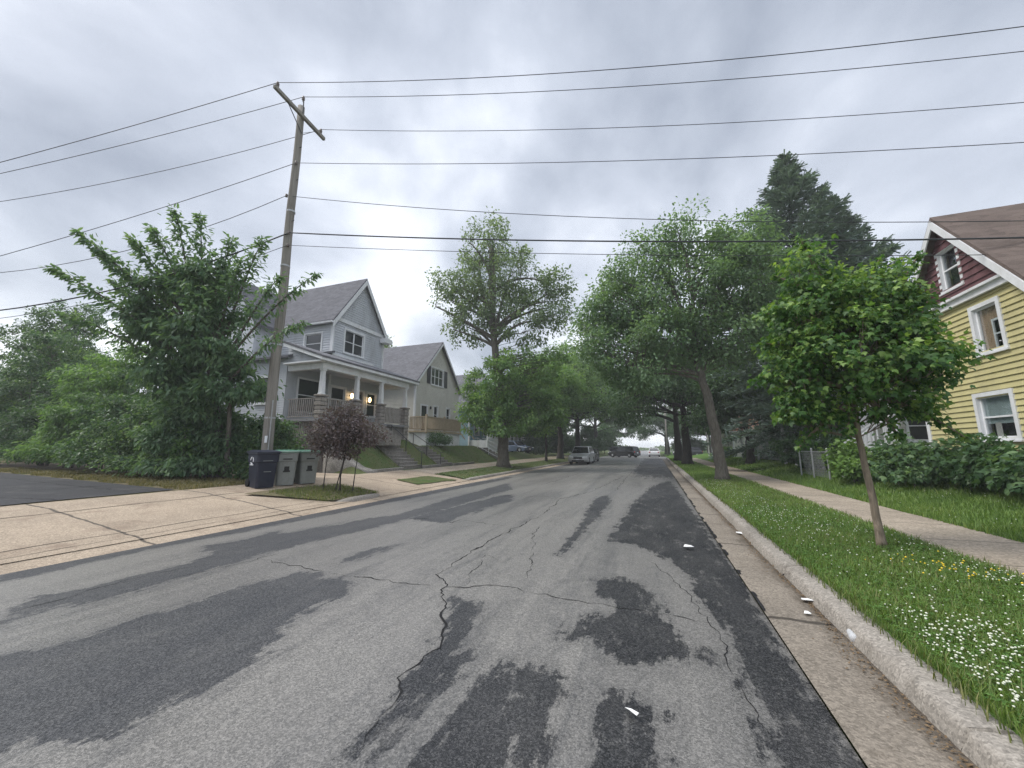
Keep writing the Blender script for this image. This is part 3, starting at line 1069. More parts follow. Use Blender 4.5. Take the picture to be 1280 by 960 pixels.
# grass islands
isl = lambda x, y: z_left(x, y) + .05
ribbon('grass_island', [(-8.6, 8.9), (-8.62, 10.0), (-8.9, 11.0)], [(-10.7, 7.7), (-10.9, 9.2), (-10.3, 10.9)], isl, 'scrub_turf', .0, 24, 12, .04, 8)
ribbon('grass_island', [(-9.0, 13.6), (-8.75, 16.4)], [(-10.2, 13.9), (-10.2, 16.2)], z_left, 'turf', .03, 16, 6, .05, 9)
ribbon('grass_verge', [(-8.58, 17.0), (-8.58, 58)], [(-10.45, 17.6), (-10.45, 58)], z_left, 'turf', .05, 60, 8, .03, 10)
ribbon('lawn_slope', [(-12.7, 14.6), (-12.7, 48)], [(-17.4, 14.6), (-17.4, 48)], z_left, 'turf', .012, 90, 16, .0, 11)


# ------------------------------------------------------------------ grass, clover, litter
def grass_patch(name, label, x0, x1, bands, zf, mat, h, seed, w=.006, excl=None):
    rg = np.random.default_rng(seed)
    VV, FF, TT, o = [], [], [], 0
    for y0, y1, dens, ws in bands:
        n = int((x1 - x0) * (y1 - y0) * dens)
        X = rg.uniform(x0, x1, n)
        Y = rg.uniform(y0, y1, n)
        if excl is not None:
            k = ~excl(X, Y)
            X, Y = X[k], Y[k]
            n = len(X)
        patchy = .5 + .5 * np.sin(X * 2.3 + np.sin(Y * 1.3) * 2) * np.sin(Y * 1.9 + X)
        hh = h * rg.uniform(.45, 1.25, n) * (.72 + .45 * patchy)
        a = rg.uniform(0, 6.283, n)
        lean = rg.uniform(.1, .75, n) * hh
        dx, dy = np.cos(a), np.sin(a)
        ww = w * ws * rg.uniform(.7, 1.4, n)
        Z = zf(X, Y) - .006
        px_, py_ = -dy * ww / 2, dx * ww / 2
        p = np.zeros((n, 6, 3))
        for r_, (q, s_, wd) in enumerate(((0, 0, 1), (.25, .55, .85), (1, .93, .12))):
            for e, sg in enumerate((-1, 1)):
                p[:, 2 * r_ + e, 0] = X + dx * lean * q + sg * px_ * wd
                p[:, 2 * r_ + e, 1] = Y + dy * lean * q + sg * py_ * wd
                p[:, 2 * r_ + e, 2] = Z + hh * s_
        b = np.arange(n)[:, None] * 6 + o
        FF.append(np.concatenate([b + np.array([0, 1, 3, 2]), b + np.array([2, 3, 5, 4])]))
        VV.append(p.reshape(-1, 3))
        TT.append(np.repeat(np.clip(.25 + .4 * patchy + rg.normal(size=n) * .15, 0, 1), 6))
        o += n * 6
    ob = np_mesh(name, np.concatenate(VV), np.concatenate(FF), mat, np.concatenate(TT))
    return kind(ob, 'stuff', label)


grass_patch('verge_grass', 'green grass of the verge between right kerb and sidewalk', 1.69, 3.78,
            [(1.5, 5, 4300, 1.), (5, 9, 2600, 1.25), (9, 16, 1100, 1.9), (16, 30, 420, 3.), (30, 56, 120, 5)], lambda x, y: z_right(x, y), 'grass_blade', .085, 21)
grass_patch('verge_weeds', 'drier straw tinted blades mixed in the right verge, spilling over the kerb', 1.60, 3.85,
            [(1.5, 5, 900, 1.1), (5, 9, 550, 1.4), (9, 20, 260, 2.2)], lambda x, y: z_right(x, y), 'grass_dry', .10, 27)
grass_patch('lawn_grass', 'taller green lawn grass beyond the right sidewalk', 5.15, 8.6,
            [(6, 13, 1300, 1.8), (13, 22, 600, 2.6), (22, 45, 130, 5)], lambda x, y: z_right(x, y), 'grass_blade', .13, 22)
grass_patch('island_grass', 'sparse grass round the purple tree beside driveway', -10.6, -8.65, [(8.3, 10.9, 900, 2.)], isl, 'grass_dry', .09, 23,
            excl=lambda x, y: (y < 7.75 + (-8.6 - x) * -.4 + .9) | (np.random.default_rng(1).random(len(x)) < .2))
grass_patch('strip_grass', 'rough grass strip between asphalt lot and hedge', -30, -12.4, [(7.3, 10.0, 420, 3.0)], z_left, 'grass_straw', .12, 24,
            excl=lambda x, y: y < 7.3 + (-12.7 - x) * .095 + .15 * np.sin(x * 3))
grass_patch('slope_grass', 'mown grass on the terraced front yards at left', -15.2, -12.75, [(14.7, 32, 330, 3.2)], z_left, 'grass_dull', .07, 25,
            excl=lambda x, y: ((y > 17.5) & (y < 19.3)) | ((y > 21.2) & (y < 23.)))
grass_patch('verge_grass', 'short grass along the left kerb past the driveways', -10.4, -8.65, [(17.2, 40, 300, 3.4)], z_left, 'grass_dull', .1, 26)

# clover leaves and blossoms on the verge
rg = np.random.default_rng(31)
n = 15000
Y = 1.6 + 9.5 * rg.random(n) ** 1.5
X = rg.uniform(1.7, 3.75, n)
P = np.stack([X, Y, z_right(X, Y) + rg.uniform(.03, .085, n)], 1)
VV, FF, TT, o = [], [], [], 0
for k in range(3):
    a = rg.uniform(0, 6.28, n) if k == 0 else a + 2.094
    D = np.stack([np.cos(a), np.sin(a), np.full(n, .1)], 1)
    Nn = np.stack([rg.normal(size=n) * .3, rg.normal(size=n) * .3, np.ones(n)], 1)
    v, f, t = leaves(P, D, Nn, rg.uniform(.013, .024, n), 'diamond', rg.random(n))
    VV.append(v)
    FF.append(f + o)
    TT.append(t)
    o += len(v)
kind(np_mesh('clover', np.concatenate(VV), np.concatenate(FF), 'clover_leaf', np.concatenate(TT)), 'stuff', 'low clover leaves growing in the right verge')


def blossoms(name, pts, r_, mat, label, seed):
    rg = np.random.default_rng(seed)
    ico = np.array([(0, 0, 1), (.89, 0, .45), (.28, .85, .45), (-.72, .53, .45), (-.72, -.53, .45), (.28, -.85, .45), (.72, .53, -.45), (-.28, .85, -.45), (-.89, 0, -.45), (-.28, -.85, -.45), (.72, -.53, -.45), (0, 0, -1)])
    fi = np.array([(0, 1, 2), (0, 2, 3), (0, 3, 4), (0, 4, 5), (0, 5, 1), (1, 6, 2), (2, 7, 3), (3, 8, 4), (4, 9, 5), (5, 10, 1), (6, 7, 2), (7, 8, 3), (8, 9, 4), (9, 10, 5), (10, 6, 1), (11, 7, 6), (11, 8, 7), (11, 9, 8), (11, 10, 9), (11, 6, 10)])
    n = len(pts)
    rr = r_ * rg.uniform(.6, 1.2, n)
    V = pts[:, None] + (ico[None] * rg.uniform(.75, 1.2, (n, 12, 1))) * rr[:, None, None] * np.array([1, 1, .8])
    Fc = fi[None] + (np.arange(n) * 12)[:, None, None]
    return kind(np_mesh(name, V.reshape(-1, 3), Fc.reshape(-1, 3), mat), 'stuff', label)


rg = np.random.default_rng(33)
c0 = [survey(x, y, .2) for x, y in ((1185, 815), (1225, 840), (1265, 800), (1255, 725), (1150, 790), (1240, 870), (1215, 800))]
bp = []
for cx_, cy_ in c0:
    k = rg.normal(size=(75, 2)) * np.array([.19, .24]) + (cx_, cy_)
    bp.append(k)
bp.append(np.stack([rg.uniform(1.8, 3.7, 480), 2.6 + 9 * rg.random(480) ** 1.2], 1))
bp.append(np.stack([rg.uniform(1.75, 2.8, 330), rg.uniform(8, 19, 330)], 1))
bp.append(np.stack([rg.uniform(5.3, 7.2, 90), rg.uniform(8, 14, 90)], 1))
B = np.concatenate(bp)
B = B[((B[:, 0] > 1.74) & (B[:, 0] < 3.72)) | (B[:, 0] > 5.2)]
blossoms('clover_blossom', np.stack([B[:, 0], B[:, 1], z_right(B[:, 0], B[:, 1]) + rg.uniform(.07, .125, len(B))], 1), .0082, 'petal_white', 'white clover blossoms scattered over the right verge', 2)
cy0 = survey(1190, 716, .2)
B = rg.normal(size=(45, 2)) * np.array([.28, .3]) + cy0
blossoms('yellow_blossom', np.stack([B[:, 0], B[:, 1], z_right(B[:, 0], B[:, 1]) + rg.uniform(.08, .13, len(B))], 1), .011, 'petal_yellow', 'small yellow flowers in the verge behind the clover', 3)

# leaf litter and grit along the foot of the kerb
rg = np.random.default_rng(41)
n = 2600
Y = 1.8 + 16 * rg.random(n) ** 1.3
X = XK0 - .015 - np.abs(rg.normal(size=n)) * .05 * (1 + .8 * np.sin(Y * 2.1))
P = np.stack([X, Y, np.full(n, .009) + rg.random(n) * .008], 1)
D = rg.normal(size=(n, 3)) * np.array([1, 1, .15])
Nn = rg.normal(size=(n, 3)) * .3 + np.array([0, 0, 1])
v, f, t = leaves(P, D, Nn, rg.uniform(.006, .028, n), 'oval', rg.random(n))
kind(np_mesh('leaf_litter', v, f, 'dry_leaf', t), 'stuff', 'brown leaf litter and grit along the foot of the right kerb')


def scrap(name, label, x, y, pts, z=.02, rz=0.):
    """crumpled flat piece of litter lying on the road: little folded sheet with thickness"""
    gx, gy = survey(x, y)
    t = thing(name, label, 'litter', (gx, gy, z))
    mb = MB()
    n = len(pts)
    rg_ = random.Random(int(x))
    up = [(p[0], p[1], .006 + rg_.random() * .022) for p in pts]
    dn = [(p[0], p[1], q[2] - .003) for p, q in zip(pts, up)]
    c = (sum(p[0] for p in pts) / n, sum(p[1] for p in pts) / n, .028)
    vs = up + dn + [c, (c[0], c[1], c[2] - .003)]
    fs = [(i, (i + 1) % n, 2 * n) for i in range(n)] + [((i + 1) % n + n, i + n, 2 * n + 1) for i in range(n)] + [(i, i + n, (i + 1) % n + n, (i + 1) % n) for i in range(n)]
    mb.add(vs, fs)
    part('sheet', mb, 'litter_white', t, local=True)
    t.rotation_euler = (0, 0, rz)
    return t


scrap('paper_scrap', 'crumpled white paper scrap on the dark asphalt strip', 860, 685, [(-.07, -.05), (.03, -.075), (.09, -.01), (.05, .06), (-.04, .07)])
scrap('paper_scrap', 'thin white paper shard on patchy asphalt near the bottom', 790, 897, [(-.042, -.006), (-.01, -.014), (.038, -.008), (.044, .008), (-.015, .015)], rz=-.5)
scrap('paper_scrap', 'flattened pale wrapper lying in the gutter behind the plastic cup', 1010, 753, [(-.06, -.03), (.04, -.04), (.07, .01), (.02, .04), (-.05, .03)], .012)
scrap('paper_scrap', 'small pale scrap in the gutter nearer than the flattened wrapper', 1009, 769, [(-.03, -.02), (.025, -.03), (.04, .01), (-.01, .03)], .012)
scrap('paper_scrap', 'pinkish white wrapper against the kerb far up the gutter', 925, 668, [(-.07, -.05), (.05, -.06), (.08, .03), (.0, .07), (-.06, .03)], .012)
gx, gy = survey(1069, 803)
t = thing('plastic_cup', 'crushed clear plastic cup lying in gutter against the kerb', 'cup', (gx, gy, .045), 1.25)
mb = MB()
ringr = [(.026, 0), (.028, .003), (.034, .06), (.037, .1), (.040, .105), (.037, .103), (.030, .06), (.022, .004)]
mb.lathe([(r_, h - .05) for r_, h in ringr], (0, 0, 0), 18, 'x')
mb.v = [(p[0] * 1.25, p[1] * 1.25 * (1 + .12 * math.sin(p[0] * 60)), p[2] * 1.05) for p in mb.v]
part('cup_wall', mb, 'clear_plastic', t, True, local=True)

# ------------------------------------------------------------------ houses
class House:
    """one house: facade plane x=xf facing sx, ridge square to the street, walls of lapped boards"""

    def __init__(s, name, label, xf, sx, y0, y1, depth, z0, ze, zp, siding, roofm, trim='white_paint', gable=None,
                 pitch=.115, over=.32, gz=None, ridge=None, group=None):
        s.xf, s.sx, s.y0, s.y1, s.z0, s.ze, s.zp = xf, sx, y0, y1, z0, ze, zp
        s.xb = xf - sx * depth
        s.yc = ridge if ridge is not None else (y0 + y1) / 2
        s.siding, s.trim, s.pitch = siding, trim, pitch
        s.t = thing(name, label, 'house', (xf, s.yc, z0), 0, group)
        s.holes = {'front': [], 'near': []}
        s.gable_mat, s.gz, s.roofm, s.over = gable, gz or ze, roofm, over

    def pt(s, face, u, z, off):
        if face == 'front':
            return (s.xf + s.sx * off, u, z)
        if face == 'back':
            return (s.xb - s.sx * off, u, z)
        if face == 'near':
            return (u, s.y0 - off, z)
        return (u, s.y1 + off, z)

    def course(s, mb, face, z, h, u0, u1, base=0.):
        lo, hi = .046 + base, .008 + base
        A, B, C, D = s.pt(face, u0, z, lo), s.pt(face, u1, z, lo), s.pt(face, u1, z + h, hi), s.pt(face, u0, z + h, hi)
        mb.quad(A, B, C, D)
        mb.quad(s.pt(face, u0, z, hi), s.pt(face, u1, z, hi), B, A)

    def clad(s, mb, face, za, zb, rangef, pitch, base=0.):
        n = max(1, round((zb - za) / pitch))
        h = (zb - za) / n
        for i in range(n):
            z = za + i * h
            r_ = rangef(z + h * .5)
            if r_ is None or r_[1] - r_[0] < .02:
                continue
            iv = [tuple(r_)]
            for (a, b, c, d) in s.holes.get(face, []):
                if c < z + h * .55 and d > z + h * .45:
                    nv = []
                    for p, q in iv:
                        if b <= p or a >= q:
                            nv.append((p, q))
                        else:
                            if a > p:
                                nv.append((p, a))
                            if b < q:
                                nv.append((b, q))
                    iv = nv
            for p, q in iv:
                s.course(mb, face, z, h, p, q, base)

    def window(s, face, u0, u1, z0, z1, tw=.1, glass='window_dark', curtain=None, mull=0, meet=True, sill=True, shutters=None, label=None, trim=None, back='interior_dark'):
        """opening with casing, sash, pane and what hangs behind it; casing stands proud of the boards"""
        s.holes[face].append((u0, u1, z0, z1))
        mb = MB()

        def slab(mb_, a, b, c, d, o0, o1):
            p, q = s.pt(face, a, c, o0), s.pt(face, b, d, o1)
            mb_.span(p, q)
        slab(mb, u0 - tw, u0, z0 - tw * .6, z1 + tw, -.12, .062)
        slab(mb, u1, u1 + tw, z0 - tw * .6, z1 + tw, -.12, .062)
        slab(mb, u0, u1, z1, z1 + tw, -.12, .060)
        slab(mb, u0, u1, z0 - tw * .6, z0, -.12, .060)
        if sill:
            slab(mb, u0 - tw * 1.25, u1 + tw * 1.25, z0 - tw * .95, z0 - tw * .55, -.05, .095)
        f = part('window', mb, trim or s.trim, s.t)
        if label:
            f['label'] = label
        sb = MB()
        k = .045
        cells = [(u0 + (u1 - u0) * i / (mull + 1), u0 + (u1 - u0) * (i + 1) / (mull + 1)) for i in range(mull + 1)]
        for a, b in cells:
            slab(sb, a, a + k, z0, z1, -.07, -.02)
            slab(sb, b - k, b, z0, z1, -.07, -.02)
            slab(sb, a + k, b - k, z0, z0 + k, -.07, -.022)
            slab(sb, a + k, b - k, z1 - k, z1, -.07, -.022)
            if meet:
                zm = (z0 + z1) / 2
                slab(sb, a + k, b - k, zm - k / 2, zm + k / 2, -.065, -.018)
        part('sash', sb, trim or s.trim, f)
        pb = MB()
        slab(pb, u0 + .005, u1 - .005, z0 + .005, z1 - .005, -.052, -.046)
        part('pane', pb, glass, f)
        if glass == 'pane_glass':
            bb = MB()
            slab(bb, u0 - .02, u1 + .02, z0 - .02, z1 + .02, -.225, -.215)
            part('room', bb, back, f)
        for (a, b, c, d, mt) in curtain or []:
            cb = MB()
            n = 10
            # gentle folds
            vs = []
            for i in range(n + 1):
                u = a + (b - a) * i / n
                o_ = -.085 - .008 * math.sin(i * 2.2)
                vs += [s.pt(face, u, c, o_), s.pt(face, u, d, o_)]
            cb.add(vs, [(2 * i, 2 * i + 2, 2 * i + 3, 2 * i + 1) for i in range(n)])
            part('curtain', cb, mt, f)
        for (a, b) in shutters or []:
            hb = MB()
            slab(hb, a, b, z0 - .03, z1 + .03, .03, .075)
            nn = 14
            for i in range(nn):
                za = z0 + .05 + (z1 - z0 - .1) * i / nn
                slab(hb, a + .05, b - .05, za, za + (z1 - z0) / nn * .6, .07, .088)
            part('shutter', hb, 'dark_metal', s.t)
        return f

    def door(s, face, u0, u1, z0, z1, mat, tw=.11, glazed=True):
        s.holes[face].append((u0, u1, z0, z1))
        mb = MB()

        def slab(mb_, a, b, c, d, o0, o1):
            mb_.span(s.pt(face, a, c, o0), s.pt(face, b, d, o1))
        slab(mb, u0 - tw, u0, z0, z1 + tw, -.12, .062)
        slab(mb, u1, u1 + tw, z0, z1 + tw, -.12, .062)
        slab(mb, u0, u1, z1, z1 + tw, -.12, .060)
        fr = part('door', mb, s.trim, s.t)
        pb = MB()
        slab(pb, u0 + .01, u1 - .01, z0 + .01, z1 - .01, -.07, -.03)
        for k in range(2):
            slab(pb, u0 + .14, u1 - .14, z0 + .15 + k * .35, z0 + .42 + k * .35, -.035, -.018)
        part('door_leaf', pb, mat, fr)
        if glazed:
            gb = MB()
            slab(gb, u0 + .15, u1 - .15, z0 + .95, z1 - .18, -.04, -.024)
            part('pane', gb, 'window_dark', fr)
        hb = MB()
        hb.lathe([(.012, 0), (.014, .03), (.03, .04), (.032, .06), (.015, .075)], s.pt(face, u1 - .1, z0 + 1., -.03), 10, 'x')
        part('handle', hb, 'galvanised', fr)
        return fr

    def finish(s, far=True, fascia=.2, return_boards=True):
        """walls (boards over a closed core), roof slabs, barge boards, corner boards"""
        mb = MB()
        core = .24
        x0, x1 = sorted((s.xf - s.sx * core, s.xb + s.sx * core))
        yr = s.yc
        sl0 = (s.zp - s.ze) / (yr - s.y0)
        sl1 = (s.zp - s.ze) / (s.y1 - yr)
        mb.prism([(s.y0 + core, s.z0), (s.y1 - core, s.z0), (s.y1 - core, s.ze), (yr, s.zp - .3), (s.y0 + core, s.ze)], 'x', x0, x1)

        def gab(z):
            if z <= s.ze:
                return (s.y0, s.y1)
            return (s.y0 + (z - s.ze) / sl0, s.y1 - (z - s.ze) / sl1)
        zsplit = s.gz if s.gable_mat else s.zp
        s.clad(mb, 'front', s.z0, zsplit, gab, s.pitch)
        s.clad(mb, 'back', s.z0, s.zp, gab, s.pitch * 2)
        xs = sorted((s.xf, s.xb))
        s.clad(mb, 'near', s.z0, s.ze, lambda z: xs, s.pitch)
        s.clad(mb, 'far', s.z0, s.ze, lambda z: xs, s.pitch * 2)
        w = part('wall', mb, s.siding, s.t)
        if s.gable_mat:
            gb = MB()
            s.clad(gb, 'front', zsplit, s.zp - .05, gab, s.pitch * 1.25, .03)
            part('gable_wall', gb, s.gable_mat, s.t)
        # roof: two slabs with overhang, thin edge
        rf = MB()
        th = .11
        ov = s.over
        xa = s.xf + s.sx * ov
        xb_ = s.xb - s.sx * ov
        for yw, sl, sg in ((s.y0, sl0, -1), (s.y1, sl1, 1)):
            ye = yw + sg * ov
            zee = s.ze - ov * sl
            o_ = .06
            rf.prism([(ye, zee + o_), (yr, s.zp + o_), (yr, s.zp + o_ + th), (ye, zee + o_ + th)], 'x', min(xa, xb_), max(xa, xb_))
        roof = part('roof', rf, s.roofm, s.t)
        rb = MB()
        for yw, sl, sg in ((s.y0, sl0, -1), (s.y1, sl1, 1)):
            ye = yw + sg * ov
            zee = s.ze - ov * sl
            for xx in (xa, xb_):
                o1 = xx + (s.sx if xx == xa else -s.sx) * .035
                rb.prism([(ye, zee - .0), (yr, s.zp), (yr, s.zp - fascia * 1.25), (ye, zee - fascia)] if False else
                         [(ye, zee + .05), (yr + sg * .001, s.zp + .05), (yr + sg * .001, s.zp + .05 - fascia * 1.35), (ye, zee + .05 - fascia * 1.35)], 'x', min(xx, o1), max(xx, o1))
            # soffit board and eave gutter
            rb.span((min(xa, xb_), ye - .02, zee - .03), (max(xa, xb_), ye + .02, zee + .05))
            rb.prism([(ye + sg * .02, zee - .05), (ye + sg * .13, zee - .04), (ye + sg * .15, zee + .06), (ye + sg * .02, zee + .06)], 'x', min(xa, xb_), max(xa, xb_))
        part('bargeboard', rb, s.trim, s.t)
        for yy, sg in ((s.y0, -1), (s.y1, 1)):
            cb = MB()
            p = s.xf
            cb.span((p + s.sx * .058, yy + sg * .058, s.z0), (p - s.sx * .09, yy - sg * .09, s.ze - .02))
            part('corner_board', cb, s.trim, s.t)
        return s.t


def railing(mb, a, b, z0, h, gap=.12, w=.035, rails=(.06, 1.)):
    a, b = Vector(a), Vector(b)
    L = (b - a).length
    n = max(2, int(L / gap))
    for r_ in rails:
        mb.bar((a.x, a.y, a.z + z0 + h * r_ if False else a.z + h * r_), (b.x, b.y, b.z + h * r_), .06, .05)
    for i in range(1, n):
        p = a.lerp(b, i / n)
        mb.bar((p.x, p.y, p.z + h * rails[0]), (p.x, p.y, p.z + h * rails[-1]), w, w)


# ---- grey two-storey house with porch
h = House('gabled_house', 'grey two storey gabled house with white columned porch and lit porch lamps', -17.5, 1, 16.95, 21.45, 11., 2.0, 9.25, 12.45, 'grey_siding', 'grey_roof', over=.28, pitch=.15)
h.window('front', 17.9, 19.5, 7.35, 8.75, .11, mull=1)
h.window('near', -19.6, -18.3, 7.15, 8.35, .1)
h.window('near', -23.5, -22.5, 7.15, 8.4, .1)
h.door('front', 18.9, 19.8, 3.05, 5.1, 'brown_siding')
h.window('front', 17.15, 18.2, 3.7, 5.1, .1)
h.window('front', 20.15, 21.0, 3.6, 5.1, .1)
h.finish(fascia=.26)
T = h.t
# band under the gable, small return under the far eave
b = MB()
b.span((-17.44, 16.9, 9.12), (-17.40, 21.5, 9.34))
b.span((-17.4, 21.0, 8.72), (-16.95, 21.75, 9.02))
part('trim_band', b, 'white_paint', T)
b = MB()
b.tube([(-17.36, 16.82, 9.0), (-17.40, 16.9, 8.7), (-17.40, 16.9, 7.0)], .045, 8)
part('downspout', b, 'white_paint', T)
# lower wing beside the gable block (ground floor is wider than the upper floor)
b = MB()
b.span((-27, 14.3, 2.0), (-17.62, 16.7, 6.2))
for i in range(33):
    z = 2.3 + i * .12
    b.quad((-27, 14.265, z), (-17.6, 14.265, z), (-17.6, 14.29, z + .12), (-27, 14.29, z + .12))
    b.quad((-27, 14.29, z), (-17.6, 14.29, z), (-17.6, 14.265, z), (-27, 14.265, z))
    b.quad((-17.585, 14.3, z), (-17.585, 16.9, z), (-17.61, 16.9, z + .12), (-17.61, 14.3, z + .12))
part('side_wing', b, 'grey_siding', T)
for ya, yb in ((15.0, 16.3),):
    b = MB()
    b.span((-17.585, ya, 3.5), (-17.555, yb, 5.2))
    wq = part('window', b, 'window_dark', T)
    b = MB()
    for (a, c) in (((ya - .1, 3.4), (ya, 5.3)), ((yb, 3.4), (yb + .1, 5.3)), ((ya, 5.2), (yb, 5.3)), ((ya, 3.4), (yb, 3.5)), ((ya, 4.33), (yb, 4.38))):
        b.span((-17.585, a[0], a[1]), (-17.52, c[0], c[1]))
    part('frame', b, 'white_paint', wq)
b = MB()
b.prism([(13.95, 6.12), (16.94, 7.05), (16.94, 7.17), (13.95, 6.24)], 'x', -27.3, -17.2)
part('wing_roof', b, 'grey_roof', T)
b = MB()
b.span((-19.6, 14.22, 3.9), (-18.4, 14.26, 5.2))
wp = part('window', b, 'window_dark', T)
b = MB()
for (a, c) in (((-19.72, 3.78), (-19.6, 5.32)), ((-18.4, 3.78), (-18.28, 5.32)), ((-19.6, 5.2), (-18.4, 5.32)), ((-19.6, 3.78), (-18.4, 3.9)), ((-19.6, 4.52), (-18.4, 4.58))):
    b.span((a[0], 14.19, a[1]), (c[0], 14.255, c[1]))
part('frame', b, 'white_paint', wp)
# cross gable towards the hedge, farther back
b = MB()
b.prism([(-26.2, 6.3), (-22.2, 6.3), (-22.2, 9.2), (-24.2, 11.9), (-26.2, 9.2)], 'y', 15.6, 17.2)
part('rear_gable', b, 'grey_siding', T)
b = MB()
b.prism([(-26.6, 8.75), (-24.2, 12.0), (-24.2, 12.13), (-26.6, 8.9)], 'y', 15.3, 19.2)
b.prism([(-21.8, 8.75), (-24.2, 12.0), (-24.2, 12.13), (-21.8, 8.9)], 'y', 15.3, 19.2)
part('rear_gable_roof', b, 'grey_roof', T)
# porch: floor, skirt, piers, columns, roof
PX, PY0, PY1, PZ = -15.3, 14.35, 21.35, 3.0
b = MB()
b.span((-17.62, PY0 - .15, PZ - .14), (PX + .2, PY1 + .15, PZ))
part('porch_floor', b, 'porch_floor_paint', T)
b = MB()
for i in range(17):
    x = -17.5 + i * .125
    b.span((x, PY0 - .02, 2.0), (x + .075, PY0 + .02, PZ - .14))
part('porch_skirt', b, 'weathered_wood', T)
for ya, yb in ((PY0 + .1, 17.1), (18.95, PY1)):
    b = MB()
    for i in range(int((yb - ya) / .125)):
        y = ya + i * .125
        b.span((PX - .02, y, 1.9), (PX + .02, y + .075, PZ - .14))
    part('porch_skirt', b, 'weathered_wood', T)
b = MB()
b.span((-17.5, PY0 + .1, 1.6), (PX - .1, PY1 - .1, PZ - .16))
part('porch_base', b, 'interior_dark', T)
cols = [14.42, 16.8, 18.85, 21.25]
for y in cols:
    b = MB()
    for k in range(10):
        j = .012 * math.sin(k * 3.1 + y)
        b.box((PX, y, 2.0 + .215 * k), (.42 + j, .42 + j, .208), 0, .03)
    b.box((PX, y, 4.12), (.5, .5, .09), 0, .02)
    part('stone_pier', b, 'stone_block', T)
    b = MB()
    b.box((PX, y, 4.2), (.27, .27, .08), 0, .015)
    b.add([(PX + sx * (.11 if z < 5 else .085), y + sy * (.11 if z < 5 else .085), z) for z in (4.24, 5.36) for sx, sy in ((-1, -1), (1, -1), (1, 1), (-1, 1))],
          [(3, 2, 1, 0), (4, 5, 6, 7), (0, 1, 5, 4), (1, 2, 6, 5), (2, 3, 7, 6), (3, 0, 4, 7)])
    b.box((PX, y, 5.41), (.25, .25, .1), 0, .015)
    part('column', b, 'white_paint', T)
b = MB()
railing(b, (-17.4, PY0, PZ), (PX - .26, PY0, PZ), 0, 1., .13, .045, (.1, 1.))
part('railing', b, 'weathered_wood', T)
b = MB()
railing(b, (PX, 14.7, PZ), (PX, 16.5, PZ), 0, 1., .13, .045, (.1, 1.))
part('railing', b, 'weathered_wood', T)
b = MB()
railing(b, (PX, 19.12, PZ), (PX, 20.98, PZ), 0, 1., .13, .05, (.1, 1.))
part('railing', b, 'weathered_wood', T)
b = MB()
b.span((PX - .14, PY0 - .1, 5.46), (PX + .14, PY1 + .1, 5.76))
b.span((-17.5, PY0 - .1, 5.46), (PX - .14, PY0 + .12, 5.76))
b.span((-17.5, PY1 - .12, 5.46), (PX - .14, PY1 + .1, 5.76))
b.span((PX + .30, PY0 - .42, 5.80), (PX + .44, PY1 + .8, 5.93))     # eave gutter
b.prism([(PX + .42, 5.80), (-17.55, 6.72), (-17.55, 6.90), (PX + .42, 6.0)], 'y', PY0 - .45, PY0 - .41)
b.prism([(PX + .42, 5.80), (-17.55, 6.72), (-17.55, 6.90), (PX + .42, 6.0)], 'y', PY1 + .79, PY1 + .83)
b.span((-17.5, PY0 - .40, 5.76), (PX + .3, PY0 - .12, 5.83))
part('porch_beam', b, 'white_paint', T)
b = MB()
b.span((-17.5, PY0 - .1, 5.765), (PX + .3, PY1 + .7, 5.80))
part('porch_ceiling', b, 'grey_siding', T)
b = MB()
b.prism([(PX + .2, 5.82), (-17.55, 5.82), (-17.55, 6.70)], 'y', PY0 - .12, PY0 - .06)
for i in range(6):
    z = 5.85 + i * .13
    xr = PX + .2 - (z - 5.82 + .13) / .88 * 2.3
    b.quad((-17.5, PY0 - .15, z), (xr + .25, PY0 - .15, z), (xr, PY0 - .125, z + .13), (-17.5, PY0 - .125, z + .13))
part('porch_gable', b, 'grey_siding', T)
b = MB()
b.prism([(PX + .46, 5.94), (-17.56, 6.88), (-17.56, 7.0), (PX + .46, 6.03)], 'y', PY0 - .47, PY1 + .85)
part('porch_roof', b, 'slate_roof', T)
b = MB()
b.span((-17.45, 16.9, 6.92), (-17.38, 20.5, 7.06))
part('flashing_board', b, 'white_paint', T)
for (yy, zz) in ((17.35 + 1.25, 4.72), (20.2, 4.65)):
    b = MB()
    b.lathe([(.03, -.16), (.07, -.13), (.09, .0), (.06, .12), (.02, .15)], (-17.28, yy, zz), 10)
    lm = part('porch_lamp', b, 'lamp_lit', T, True)
    b = MB()
    b.span((-17.46, yy - .05, zz - .02), (-17.3, yy + .05, zz + .04))
    b.lathe([(.11, .15), (.1, .17), (.03, .21)], (-17.28, yy, zz), 10)
    part('lamp_bracket', b, 'dark_metal', lm)
# porch stairs from landing to floor
b = MB()
for i in range(6):
    b.span((PX + .15 + (5 - i) * .28, 17.15, 1.7), (PX + .15 + (6 - i) * .28, 18.5, 2.05 + (i + 1) * .158 - .0))
t = part('porch_steps', b, 'old_concrete', T)


